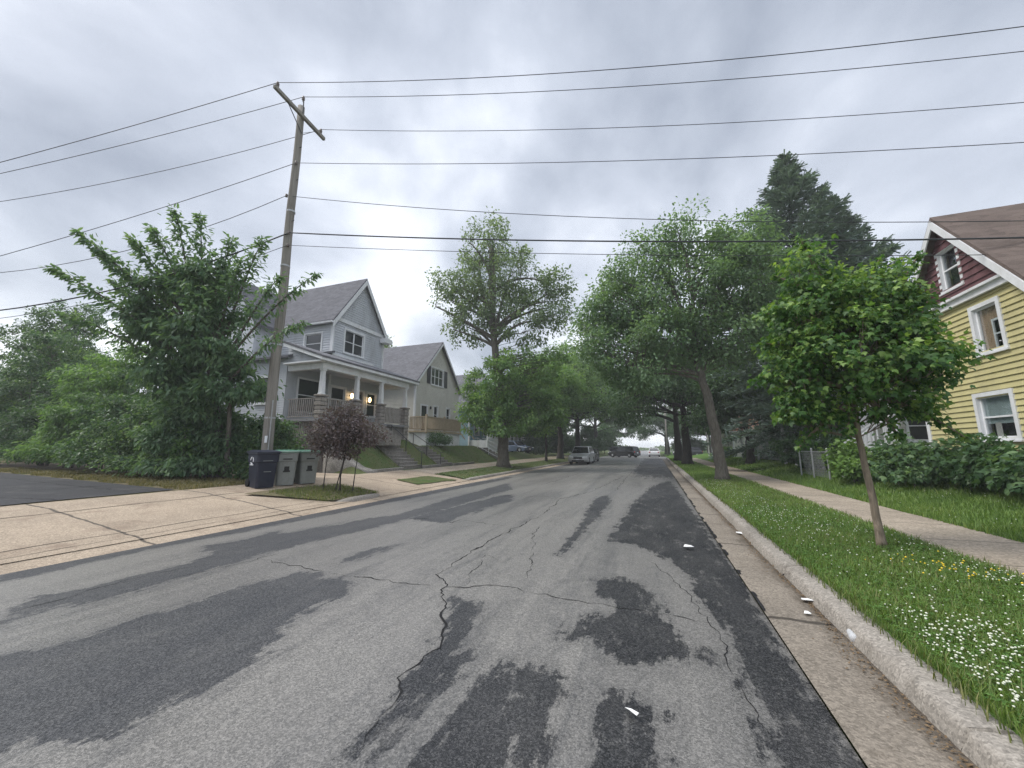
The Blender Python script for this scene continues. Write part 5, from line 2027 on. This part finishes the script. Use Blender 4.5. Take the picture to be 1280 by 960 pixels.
    part('grille', b, 'dark_metal', t, False, True)
    b = MB()
    b.box((hl + .02, 0, .47), (.015, .32, .11), 0, .004)
    b.box((-hl - .0, 0, .72), (.03, .32, .13), 0, .004)
    part('plate', b, 'plate_white', t, False, True)
    b = MB()
    b.span((-hl + .25, -W / 2 + .22, .2), (hl - .3, W / 2 - .22, .42))
    part('chassis', b, 'tyre_rubber', t, False, True)
    return t


cx, cy_ = -6.75, 38.6
make_car('silver sport utility vehicle parked at the left kerb facing us', (cx, cy_, .0), R(-90), 'silver_paint', True, 'suv')
make_car('dark car parked close behind the silver vehicle', (-7.0, 44.2, .0), R(-90), 'black_paint', False, 'car', 4.6, 1.8, 1.45)
make_car('black vehicle turning across the far intersection', (-4.6, 64.5, .014), R(150), 'black_paint', True, 'suv', 4.9, 1.9, 1.75, name='crossing_car')
make_car('small white car far off on the right side of the road', (-.1, 71.5, .014), R(90), 'white_car_paint', False, 'car', 4.5, 1.8, 1.48, name='far_car')
make_car('blue grey car in a driveway between the left houses', (-16.2, 45.5, float(z_left(-16.2, 45.5))), R(-20), 'blue_paint', False, 'car', 4.5, 1.8, 1.5)
make_car('dark vehicle parked beyond the crossing black one', (-6.9, 75., .01), R(-90), 'charcoal_paint', True, 'suv', 4.7, 1.85, 1.7)
make_car('dark car in the shade beside the far right tree trunk', (5.2, 72.0, .014), R(180), 'charcoal_paint', True, 'suv', 4.6, 1.8, 1.6)

# ------------------------------------------------------------------ trees, right side
zr1 = lambda x, y: float(z_right(np.array(x), np.array(y)))
# young maple on the verge
tree('maple_tree', 'young broad crowned maple on the right verge before the yellow house', 'tree', (3.06, 7.45, zr1(3.1, 7.4)),
     [(0, 0, -.05), (-.03, .02, .8), (-.08, .04, 1.7), (-.08, .06, 2.6), (-.1, .08, 4.2)], .054,
     [(-.1, .1, 2.95, .92, .95, .85), (-.72, .1, 2.85, .6, .72, .66), (.5, -.05, 2.7, .6, .72, .7), (.0, .2, 3.75, .72, .75, .55), (-.62, .05, 3.6, .6, .6, .6), (.5, .1, 3.5, .5, .6, .5), (-.5, .0, 4.35, .36, .4, .5), (.55, .05, 2.0, .42, .55, .28), (-.65, .1, 2.15, .45, .5, .28), (.3, .1, 4.1, .36, .4, .32), (.7, .0, 2.6, .3, .4, .4), (.62, .1, 3.75, .34, .45, .42), (.68, .1, 3.2, .32, .45, .4), (0, .1, 2.05, .6, .55, .25), (-.75, .1, 1.8, .35, .45, .25)],
     330, 58, .135, 'maple', .080, 'leaf_maple', 'bark_tan', 101, limbs=3, shell=.42, droop=.6, tip=.42, br=.012, flat=.55, tones=.5,
     shoots=[((-.1, .05, 3.5), (-.52, .0, 5.05), 200, .22), ((.2, .1, 3.6), (.55, .05, 4.5), 110, .17), ((-.3, .05, 3.4), (-1.15, .05, 3.75), 130, .18), ((.3, 0, 2.6), (1.0, 0, 2.75), 120, .15), ((.3, 0, 2.2), (1.1, -.05, 1.6), 120, .15), ((-.2, 0, 2.4), (-1.25, .1, 2.65), 130, .18), ((-.2, 0, 2.1), (-.85, .1, 1.45), 150, .2), ((.1, 0, 2.2), (.35, -.1, 1.6), 120, .18), ((-.1, .1, 2.1), (-.3, -.2, 1.65), 120, .18), ((.4, 0, 3.2), (.98, 0, 3.75), 120, .14), ((.5, 0, 3.4), (1.02, .05, 4.45), 150, .18), ((.5, 0, 2.9), (1.02, 0, 3.25), 120, .15), ((-.3, 0, 2.9), (-1.2, 0, 3.2), 110, .17), ((-.3, 0, 3.8), (-.95, 0, 4.4), 110, .15)])
# big locust leaning over the road
tree('street_tree', 'large spreading street tree with leaning forked trunk on right verge', 'tree', (2.8, 19.9, zr1(2.8, 19.9)),
     [(0, 0, -.1), (-.08, 0, 1.5), (-.32, 0, 3.8), (-.6, .1, 5.2), (-.9, .2, 7.5)], .27,
     [(-1.0, 0, 8.8, 2.6, 2.8, 2.0), (-3.9, .2, 8.9, 1.7, 2.2, 1.6), (-2.6, .3, 11.2, 1.5, 1.9, 1.3), (-.6, .3, 11.9, 1.4, 1.8, 1.1), (1.6, .3, 9.2, 1.9, 2.4, 1.9), (-5.0, 0, 6.6, 1.4, 2., 1.5), (-3.4, -.6, 5.4, 1.6, 2.2, 1.4), (-2.0, -.4, 6.6, 1.8, 2.2, 1.3), (1.6, .2, 11.4, 1.3, 1.6, 1.1), (.9, 0, 6.4, 1.8, 2., 1.3), (-4.6, .4, 10.5, 1.0, 1.3, .8), (3.0, .6, 7.4, 1.4, 1.6, 1.4), (-5.4, .2, 8.2, 1.0, 1.4, 1.0), (3.4, .5, 9.8, 1.1, 1.4, 1.0)],
     520, 112, .40, 'oval', .155, 'leaf_locust', 'bark_grey', 102, limbs=2, shell=.4, droop=.3, br=.02, flat=.75, tip=.2, tones=.6)
conifer('fir_tree', 'tall blue green fir rising above the maple on the right', (8.75, 26.5, .5), 19.7, 6.6, 2.0, 32, 10, 103)
conifer('fir_tree', 'lower second fir just right of and behind the tallest fir', (11.7, 28.5, .5), 17.4, 5.4, 2.0, 28, 10, 104)
k = 0
for (x, y, hh, r_, tr, leaf, lab) in (
        (2.65, 37.5, 14, 6.0, .42, 'leaf_dark', 'thick dark trunked street tree past the leaning tree on right'),
        (2.4, 46., 14., 6.4, .44, 'leaf_dark', 'dark street tree, last on the right verge before the intersection'),
        (6.6, 33.2, 8.6, 3.2, .30, 'leaf_dark', 'dark yard tree in front of the white house with stairs'),
        (2.5, 88., 12, 6., .6, 'leaf_dark', 'broad far tree across the intersection closing the view'),
        (9.5, 80., 12, 6., .5, 'leaf_dark', 'far dark tree right of the one closing the view')):
    rg = np.random.default_rng(200 + k)
    bl_ = [(0, 0, hh * .66, r_ * .7, r_ * .7, hh * .2)]
    for q in range(6):
        a = q * 1.047 + rg.random()
        bl_.append((math.cos(a) * r_ * .6, math.sin(a) * r_ * .6, hh * rg.uniform(.42, .72), r_ * .48, r_ * .48, hh * .16))
    bl_.append((-r_ * .75, 0, hh * .42, r_ * .5, r_ * .6, hh * .12))
    tree('street_tree', lab, 'tree', (x, y, zr1(x, y) if y < 58 else 0), [(0, 0, -.1), (.05, 0, hh * .15), (-.05, .1, hh * .3), (0, 0, hh * .6)], tr, bl_,
         300, 84, .5, 'oval', .24, leaf, 'bark_dark', 210 + k, limbs=1, shell=.35, br=.03, flat=.75)
    k += 1

# bushes along the yellow house
BUSH = [
    ('bright green bush beside the chain link fence posts', 6.5, 16.9, 1.0, .85, 'leaf_light', 'maple', .15),
    ('mid green bush behind the young maple trunk', 7.0, 14.6, 1.0, .8, 'leaf_hedge', 'maple', .14),
    ('dark leafy bush under the yellow house lower window', 7.4, 13.2, 1.05, .78, 'leaf_dark', 'maple', .14),
    ('dark bush at the right edge before the yellow house', 7.5, 11.9, 1.1, .85, 'leaf_dark', 'maple', .14),
    ('loose dark bush with arching shoots at the right frame edge', 7.3, 10.4, 1.0, .85, 'leaf_hedge', 'oval', .14),
    ('tall rambling bush at the entry porch of the yellow house', 7.5, 15.9, 1.1, .9, 'leaf_dark', 'oval', .14),
    ('shady bush behind the chain link fence', 7.5, 21.2, 1.6, 1.3, 'leaf_dark', 'oval', .15),
    ('overgrown shrub left of the fence posts under the fir', 7.0, 23.6, 1.5, 1.25, 'leaf_dark', 'maple', .17),
    ('low shrub in front of the white house stairs', 7.6, 37.5, .8, .7, 'leaf_hedge', 'oval', .12),
    ('flowering shrub far along the right sidewalk', 7.2, 46.5, 1., .8, 'leaf_light', 'oval', .12),
]
for i, (lab, x, y, r_, hh, leaf, shp, sz) in enumerate(BUSH):
    z = zr1(x, y)
    tree('garden_bush', lab, 'bush', (x, y, z), [(0, 0, -.03), (.02, 0, .25), (0, .03, .6)], .035,
         [(0, 0, hh * .75, r_ * .8, r_ * .9, hh * .62), (.1, r_ * .5, hh * .6, r_ * .6, r_ * .6, hh * .5), (-.1, -r_ * .5, hh * .65, r_ * .6, r_ * .6, hh * .55), (-.2, 0, hh * 1.25, r_ * .45, r_ * .55, hh * .4)],
         85, 30, .16, shp, sz, leaf, 'bark_grey', 300 + i, limbs=1, stems=[[(.1, .1, -.03), (.2, .3, .6)], [(-.1, -.1, -.03), (-.2, -.3, .6)]], shell=.3, droop=.3, br=.01, zmin=.12)

# ------------------------------------------------------------------ trees, left side
zl1 = lambda x, y: float(z_left(np.array(x), np.array(y)))
tree('street_tree', 'tall sparse topped street tree with leafy lower crown by left kerb', 'tree', (-10.0, 25.6, zl1(-10, 25.6)),
     [(0, 0, -.1), (-.05, 0, 2.), (-.3, .1, 5.), (-.7, .1, 8.), (-1.0, .2, 11), (-1.2, .2, 17.)], .42,
     [(-1.2, 0, 17.3, 1.7, 2., 2.1), (-2.6, 0, 14.3, 2.3, 2.3, 1.9), (.6, .2, 14.2, 2.3, 2.3, 2.), (-1.0, 0, 12.2, 2.9, 2.5, 1.7), (3.0, .3, 11.2, 2.0, 2., 1.4), (-4.2, 0, 12.4, 1.5, 1.7, 1.3), (1.9, 0, 9.9, 2.4, 2., 1.2), (-3.0, 0, 10.3, 1.7, 1.8, 1.1), (-2.8, .2, 16.6, 1.2, 1.3, 1.1), (-4.9, 0, 14.2, 1.1, 1.3, 1.0), (3.9, .2, 12.9, 1.3, 1.4, 1.1)],
     330, 56, .36, 'oval', .20, 'leaf_ash', 'bark_grey', 401, limbs=2, shell=.42, br=.018, flat=.75, tones=.6, tip=.15,
     lower=([(-.4, 0, 5.9, 2.6, 2.4, 1.9), (1.4, -.3, 6.9, 2.2, 2.2, 1.6), (-1.4, -.2, 4.2, 1.9, 2., 1.4), (1.7, 0, 4.4, 2.1, 2.2, 1.6), (.2, -.4, 3.3, 2.0, 2., 1.0), (2.7, .4, 5.6, 1.6, 1.6, 1.5), (3.6, .4, 7.2, 1.4, 1.5, 1.2), (3.4, .2, 3.9, 1.4, 1.5, 1.2), (-2.3, 0, 5.6, 1.3, 1.5, 1.3), (.3, -.6, 2.3, 1.9, 1.5, .8), (-1.5, -.3, 2.9, 1.3, 1.4, .9), (2.2, 0, 2.7, 1.5, 1.5, .9)], 280, 84, .29, 'oval', .2, 'leaf_lindens', dict(shell=.5, droop=.3, tip=.3, br=.016, tones=.8)))
k = 0
for (x, y, hh, r_, tr, leaf, lab) in (
        (-10.0, 37.0, 10.5, 3.6, .13, 'leaf_lindens', 'slim young street tree on the left verge before the silver vehicle'),
        (-10.3, 44.5, 14.5, 5.2, .38, 'leaf_lindens', 'full crowned tree beside the parked silver vehicle'),
        (-10.0, 54., 17., 6.6, .42, 'leaf_hedge', 'large dark tree shading the left kerb near the intersection'),
        (-10.5, 76., 18., 8.0, .45, 'leaf_dark', 'dark tree across the intersection on the left corner'),
        (-17., 53., 12., 4.6, .35, 'leaf_hedge', 'yard tree between the far left houses'),
        (-22, 68., 18., 7.5, .4, 'leaf_hedge', 'tall far tree behind the left row'),
        (-31., 37., 14.5, 4.5, .35, 'leaf_ash', 'tree rising behind the grey house roof'),
        (-9.5, 96., 13., 6.5, .5, 'leaf_dark', 'farthest left tree beyond the intersection')):
    rg = np.random.default_rng(500 + k)
    bl_ = [(0, 0, hh * .72, r_ * .72, r_ * .7, hh * .22)]
    for q in range(6):
        a = q * 1.047 + rg.random()
        bl_.append((math.cos(a) * r_ * .58, math.sin(a) * r_ * .58, hh * rg.uniform(.36, .74), r_ * .5, r_ * .5, hh * .17))
    if tr > .37 and y < 100:
        bl_.append((r_ * .85, 0, hh * .44, r_ * .55, r_ * .6, hh * .13))
    far_ = y > 60
    tree('street_tree', lab, 'tree', (x, y, zl1(x, y) if y < 59 else 0), [(0, 0, -.1), (.05, 0, hh * .15), (-.05, .1, hh * .3), (0, 0, hh * .65)], tr, bl_,
         300 if not far_ else 170, 84 if not far_ else 70, .42, 'oval', .24 if not far_ else .36, leaf, 'bark_dark', 510 + k, limbs=1, shell=.45, br=.025, flat=.75, tones=.75, tip=.2)
    k += 1

for i, (x, y, hh, r_, lab) in enumerate((
        (-13.6, 57.5, 3.6, 2.4, 'dark bush in the yard nearest the left corner of the intersection'),
        (-15.5, 52.0, 3.0, 2.0, 'round bush beside the white far house at left'),
        (-12.6, 76.5, 5.5, 3.4, 'tall dark bush across the intersection at left'),
        (-10.2, 86.0, 6.0, 3.6, 'tall bush beyond the crossing vehicle'),
        (-18.5, 84.0, 7.5, 4.5, 'broad bush mass far left across the intersection'),
        (6.4, 85.0, 4.2, 3.0, 'bush far right across the intersection'))):
    tree('garden_bush', lab, 'bush', (x, y, zl1(x, y) if y < 59 else 0), [(0, 0, -.1), (.05, 0, hh * .2), (0, 0, hh * .6)], .08,
         [(0, 0, hh * .45, r_ * .8, r_ * .7, hh * .42), (r_ * .5, 0, hh * .35, r_ * .5, r_ * .5, hh * .3), (-r_ * .5, 0, hh * .4, r_ * .5, r_ * .5, hh * .33), (0, 0, hh * .8, r_ * .5, r_ * .5, hh * .2)],
         110, 62, .42, 'oval', .34, 'leaf_dark', 'bark_dark', 560 + i, limbs=1, shell=.35, br=.015, zmin=.15)

# purple-leaved small tree in the island
tree('plum_tree', 'small purple leaved tree with thin stems in the grass island', 'tree', (-9.62, 10.05, zl1(-9.6, 10.05) + .04),
     [(.05, 0, -.05), (.04, 0, .5), (.12, .05, 1.1), (.18, .05, 1.8)], .028,
     [(.0, 0, 1.95, .9, .85, .55), (-.68, -.1, 1.8, .66, .64, .48), (.72, .1, 1.8, .7, .64, .48), (.05, .1, 2.45, .62, .6, .36), (.15, 0, 1.35, .65, .6, .3), (-.3, 0, 1.4, .5, .5, .25)],
     170, 40, .16, 'oval', .085, 'leaf_plum', 'bark_dark', 601, limbs=2, stems=[[(-.5, -.15, -.05), (-.48, -.12, .7), (-.45, -.1, 1.3)], [(.42, .15, -.05), (.5, .15, .7), (.62, .15, 1.6)], [(-.1, -.05, -.05), (.1, 0, .9), (.3, .05, 1.7)]],
     shell=.3, droop=.25, br=.007, tip=.1)

# multi-stemmed tree with plumed shoots over the hedge
ZB = .45
tree('plume_tree', 'tall many stemmed tree with long plumed shoots above the hedge', 'tree', (-15.2, 9.9, ZB),
     [(0, 0, -.05), (-.1, -.1, 2.), (-.3, -.6, 4.2), (-.4, -1.2, 6.2)], .14,
     [(-.4, -1.0, 5.6, 1.7, 1.2, 1.6), (-1.6, -1.2, 4.6, 1.5, 1.2, 1.3), (.9, -.8, 5.2, 1.2, 1.1, 1.5), (-.5, -1.2, 7.3, 1.3, 1.0, 1.0), (-2.2, -1.9, 5.8, 1.0, .9, .7), (-.6, -.6, 3.4, 2.0, 1.2, 1.4), (1.3, -.5, 3.4, 1.0, 1.0, 1.3), (.3, -1.2, 7.2, 1.0, .9, .9), (-1.5, -1.6, 6.8, .9, .8, .8)],
     230, 84, .27, 'frond', .21, 'leaf_sumac', 'bark_grey', 701, limbs=2, plume=.45, shell=.4, droop=.4, br=.012, tones=.35,
     stems=[[(-.6, .1, -.05), (-1., -.3, 2.5), (-1.6, -1., 4.6)], [(.5, 0, -.05), (.7, -.3, 2.5), (.9, -.7, 4.6)]],
     shoots=[((-1.2, -1.2, 4.6), (-3.59, -3.79, 7.11), 420, .42), ((-1.2, -1.2, 5.2), (-3.12, -3.54, 8.5), 380, .36), ((-1.0, -1.2, 5.3), (-2.85, -3.15, 8.06), 360, .38),
             ((-.8, -1.2, 5.6), (-2.01, -2.59, 8.55), 380, .4), ((-.6, -1.2, 5.9), (-1.56, -2.3, 9.04), 380, .4), ((-.5, -1.2, 6.0), (-.75, -2.12, 9.67), 400, .42), ((-.2, -1.1, 6.0), (-.11, -1.64, 9.53), 380, .42),
             ((.2, -1.1, 5.8), (.96, -1.11, 8.71), 360, .42), ((.8, -.8, 5.4), (2.57, -1.11, 8.4), 360, .4), ((-1.4, -1.2, 4.0), (-3.87, -3.34, 5.77), 340, .4), ((-1.2, -1.2, 4.6), (-3.03, -2.52, 7.16), 340, .4),
             ((1.0, -.7, 4.6), (4.07, -1.45, 6.65), 300, .32), ((1.0, -.7, 4.4), (5.6, -1.4, 6.5), 240, .26), ((1.1, -.6, 3.6), (5.4, -1.6, 4.9), 240, .26), ((.6, -1., 5.), (1.9, -1.3, 7.6), 320, .42)])
HED = [
    ('dense dark green hedge shrub under the plume tree', -16.4, 10.0, 1.9, 3.0, 'leaf_sumac'),
    ('leafy hedge shrub at the foot of the utility pole', -13.6, 10.7, 1.0, 2.3, 'leaf_hedge'),
    ('rounded hedge shrub in the middle of the left hedge', -19.0, 10.3, 2.2, 3.6, 'leaf_hedge'),
    ('light green tall shrub in the left hedge', -22.4, 10.6, 2.4, 4.8, 'leaf_hedge'),
    ('light green bushy shrub near the left picture edge', -26.2, 11.2, 2.7, 6.0, 'leaf_lindens'),
    ('shadowed low shrub at the left hedge end', -29.5, 11.5, 2.7, 5.6, 'leaf_dark'),
    ('tall overgrown shrub at the far left end of hedge', -33.5, 12.0, 3.2, 8.2, 'leaf_hedge'),
    ('dark tree behind the left end of the hedge', -41., 14.5, 4., 9.6, 'leaf_hedge'),
    ('shrub mass at the outermost left of the hedge', -38., 11.0, 3.2, 6.5, 'leaf_hedge'),
]
for i, (lab, x, y, r_, hh, leaf) in enumerate(HED):
    rg = np.random.default_rng(800 + i)
    z = zl1(x, y)
    bl_ = [(0, 0, hh * .5, r_ * .85, r_ * .7, hh * .48)]
    for q in range(5):
        bl_.append((rg.uniform(-.7, .7) * r_, rg.uniform(-.45, .3) * r_, hh * rg.uniform(.25, .85), r_ * .5, r_ * .45, hh * .2))
    bl_.append((0, -r_ * .4, hh * .15, r_ * .95, r_ * .5, hh * .14))
    bl_.append((r_ * .6, -r_ * .4, hh * .15, r_ * .6, r_ * .4, hh * .14))
    tree('hedge_shrub', lab, 'shrub', (x, y, z), [(0, 0, -.05), (.05, 0, hh * .2), (0, .05, hh * .55)], (.035 + .005 * hh), bl_,
         int(190 + 20 * hh), 96, .24, 'frond' if i in (0, 4, 6) else 'oval', (.17, .12, .11, .135, .17, .12, .18, .15, .13)[i], leaf, 'bark_grey', 820 + i, group='shrubs of the left hedge', limbs=1, stems=[[(.3, .1, -.05), (.5, .1, hh * .5)], [(-.3, 0, -.05), (-.5, .1, hh * .5)]], shell=.4, droop=.35, br=.012, tones=.6, zmin=.2)
tree('weed_sapling', 'thin pale sapling sprouting before the hedge at its foot', 'sapling', (-15.7, 8.95, zl1(-15.7, 8.9)), [(0, 0, -.03), (.02, 0, .6), (.05, 0, 1.6)], .015,
     [(0, 0, .9, .4, .35, .45), (.1, 0, 1.5, .3, .3, .3)], 32, 16, .12, 'oval', .12, 'leaf_lindens', 'bark_tan', 870, limbs=1, br=.005, zmin=.1)
tree('garden_bush', 'dark green bush before the white deck base', 'bush', (-14.9, 24.6, zl1(-14.9, 24.6)), [(0, 0, -.03), (0, 0, .5)], .03, [(0, 0, .5, .7, .7, .45), (.0, 1.0, .45, .6, .7, .4)], 50, 30, .17, 'oval', .12, 'leaf_dark', 'bark_dark', 880, limbs=1, br=.008, zmin=.1)

# distant woods beyond the far road
rg = np.random.default_rng(900)
n = 9000
X = rg.uniform(-120, 120, n)
Y = rg.uniform(190, 215, n)
Zt = (1.7 + .5 * np.sin(X * .3) + .4 * np.sin(X * .83) + np.where(np.abs(X + 2) < 16, -.7, 1.5 + np.abs(X) * .05))
Z = Zt * rg.random(n) ** .6
v, f, t = leaves(np.stack([X, Y, Z], 1), rg.normal(size=(n, 3)), rg.normal(size=(n, 3)) + [0, 0, .6], rg.uniform(.7, 1.6, n), 'oval', rg.random(n))
kind(np_mesh('distant_woods', v, f, 'leaf_ash', t), 'stuff', 'low far band of trees beyond the road end')

# far utility pole at the intersection
t = thing('utility_pole', 'distant grey utility pole beside the tree at the intersection', 'utility pole', (2.1, 73.5, 0))
b = MB()
b.tube([(0, 0, 0), (0, 0, 4.5), (.02, 0, 9.)], [.16, .14, .12], 10)
part('pole_shaft', b, 'pole_wood', t, True, True)
b = MB()
b.bar((-1., 0, 8.5), (1., 0, 8.5), .1, .12)
part('crossarm', b, 'pole_wood', t, False, True)

# ------------------------------------------------------------------ haze added to lift the mid distance, in place of a lens veil
hm = N('veil_haze')
hv = hm.n('VolumePrincipled', Density=.0016, Color=(.95, .97, 1, 1))
hm.t.links.new(hv.outputs[0], hm.out.inputs['Volume'])
kind(part('haze', MB().span((-650, -650, -1.3), (650, 650, 26)), 'veil_haze', None), 'stuff', 'thin haze added to lift the mid distance like a lens veil')

# ------------------------------------------------------------------ sky, sun, camera
w = bpy.data.worlds.new('World')
sc.world = w
w.use_nodes = True
nt = w.node_tree
nt.nodes.clear()


def wn(kind_, **kw):
    nd = nt.nodes.new('ShaderNode' + kind_)
    for k_, v_ in kw.items():
        if k_.startswith('_'):
            setattr(nd, k_[1:], v_)
        elif isinstance(v_, bpy.types.NodeSocket):
            nt.links.new(v_, nd.inputs[int(k_[1:]) if k_[0] == 'i' and k_[1:].isdigit() else k_])
        else:
            nd.inputs[int(k_[1:]) if k_[0] == 'i' and k_[1:].isdigit() else k_].default_value = v_
    return nd


SUN_EL, SUN_AZ = 52., 250.     # azimuth clockwise from +Y
sky = wn('TexSky')
sky.sky_type = 'NISHITA'
sky.sun_disc = False
sky.sun_elevation = R(SUN_EL)
sky.sun_rotation = R(SUN_AZ)
sky.air_density = 1.2
sky.dust_density = 3.
bg1 = wn('Background', Color=sky.outputs[0], Strength=.10)
# cloud deck: noise on a plane overhead, so the clouds shrink towards the horizon
tc = wn('TexCoord').outputs['Generated']
sep = wn('SeparateXYZ', Vector=tc).outputs
zc = wn('Math', _operation='MAXIMUM', i0=sep[2], i1=.0).outputs[0]
zd = wn('Math', _operation='ADD', i0=zc, i1=.45).outputs[0]
px_ = wn('Math', _operation='DIVIDE', i0=sep[0], i1=zd).outputs[0]
py_ = wn('Math', _operation='DIVIDE', i0=sep[1], i1=zd).outputs[0]
pl = wn('CombineXYZ', X=px_, Y=py_, Z=0.).outputs[0]
mp = wn('Mapping', Vector=pl, Location=(3.1, 1.7, 0), Rotation=(0, 0, R(-35)), Scale=(1., .85, 1)).outputs[0]
n1 = wn('TexNoise', Vector=mp, Scale=1.9, Detail=6, Roughness=.5, Distortion=.25).outputs['Fac']
n2 = wn('TexNoise', Vector=mp, Scale=.8, Detail=3, Roughness=.5).outputs['Fac']
s1 = wn('Math', _operation='MULTIPLY', i0=n1, i1=.72).outputs[0]
s2 = wn('Math', _operation='MULTIPLY_ADD', i0=n2, i1=.28, i2=s1).outputs[0]
ramp = wn('ValToRGB', Fac=s2)
cr = ramp.color_ramp
cr.elements[0].position, cr.elements[0].color = .37, (.205, .232, .284, 1)
cr.elements[1].position, cr.elements[1].color = .62, (.66, .69, .75, 1)
e = cr.elements.new(.5)
e.color = (.375, .406, .468, 1)
# paler towards the horizon; overcast zenith boosted out of view to light the ground
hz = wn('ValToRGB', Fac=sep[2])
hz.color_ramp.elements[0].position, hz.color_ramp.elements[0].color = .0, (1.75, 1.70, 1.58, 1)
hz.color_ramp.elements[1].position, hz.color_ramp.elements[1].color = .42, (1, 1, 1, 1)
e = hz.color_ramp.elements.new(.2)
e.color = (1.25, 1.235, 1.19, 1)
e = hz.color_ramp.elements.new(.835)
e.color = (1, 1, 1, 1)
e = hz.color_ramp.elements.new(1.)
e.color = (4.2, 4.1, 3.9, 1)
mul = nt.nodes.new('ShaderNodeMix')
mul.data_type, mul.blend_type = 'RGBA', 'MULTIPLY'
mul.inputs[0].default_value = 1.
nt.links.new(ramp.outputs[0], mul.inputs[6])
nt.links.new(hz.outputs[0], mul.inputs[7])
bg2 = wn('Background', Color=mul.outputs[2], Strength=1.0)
mixs = wn('MixShader', i0=.93)
nt.links.new(bg1.outputs[0], mixs.inputs[1])
nt.links.new(bg2.outputs[0], mixs.inputs[2])
wo = wn('OutputWorld')
nt.links.new(mixs.outputs[0], wo.inputs[0])

sd = bpy.data.lights.new('sun', 'SUN')
sd.energy = 1.5
sd.angle = R(20)
sd.color = (1., .965, .90)
so = bpy.data.objects.new('sun', sd)
COL.objects.link(so)
az = R(SUN_AZ)
dirv = Vector((math.sin(az) * math.cos(R(SUN_EL)), math.cos(az) * math.cos(R(SUN_EL)), math.sin(R(SUN_EL))))
so.rotation_euler = (-dirv).to_track_quat('-Z', 'Y').to_euler()

cd = bpy.data.cameras.new('camera')
cd.sensor_width = 36
cd.lens = 36 * F_PX / 1280
cd.clip_end = 6000
cd.clip_start = .05
co = bpy.data.objects.new('camera', cd)
COL.objects.link(co)
co.location = (0, 0, CAMH)
co.rotation_euler = (R(90) + PITCH, 0, YAW)
sc.camera = co
sc.view_settings.view_transform = 'Standard'
sc.view_settings.look = 'None'
sc.view_settings.gamma = 1
sc.view_settings.use_curve_mapping = False
sc.view_settings.exposure = .92
sc.cycles.max_bounces = 6
sc.cycles.diffuse_bounces = 3
sc.cycles.glossy_bounces = 3
sc.cycles.transmission_bounces = 4
sc.cycles.transparent_max_bounces = 8
sc.cycles.use_denoising = True
sc.cycles.denoising_prefilter = 'NONE'
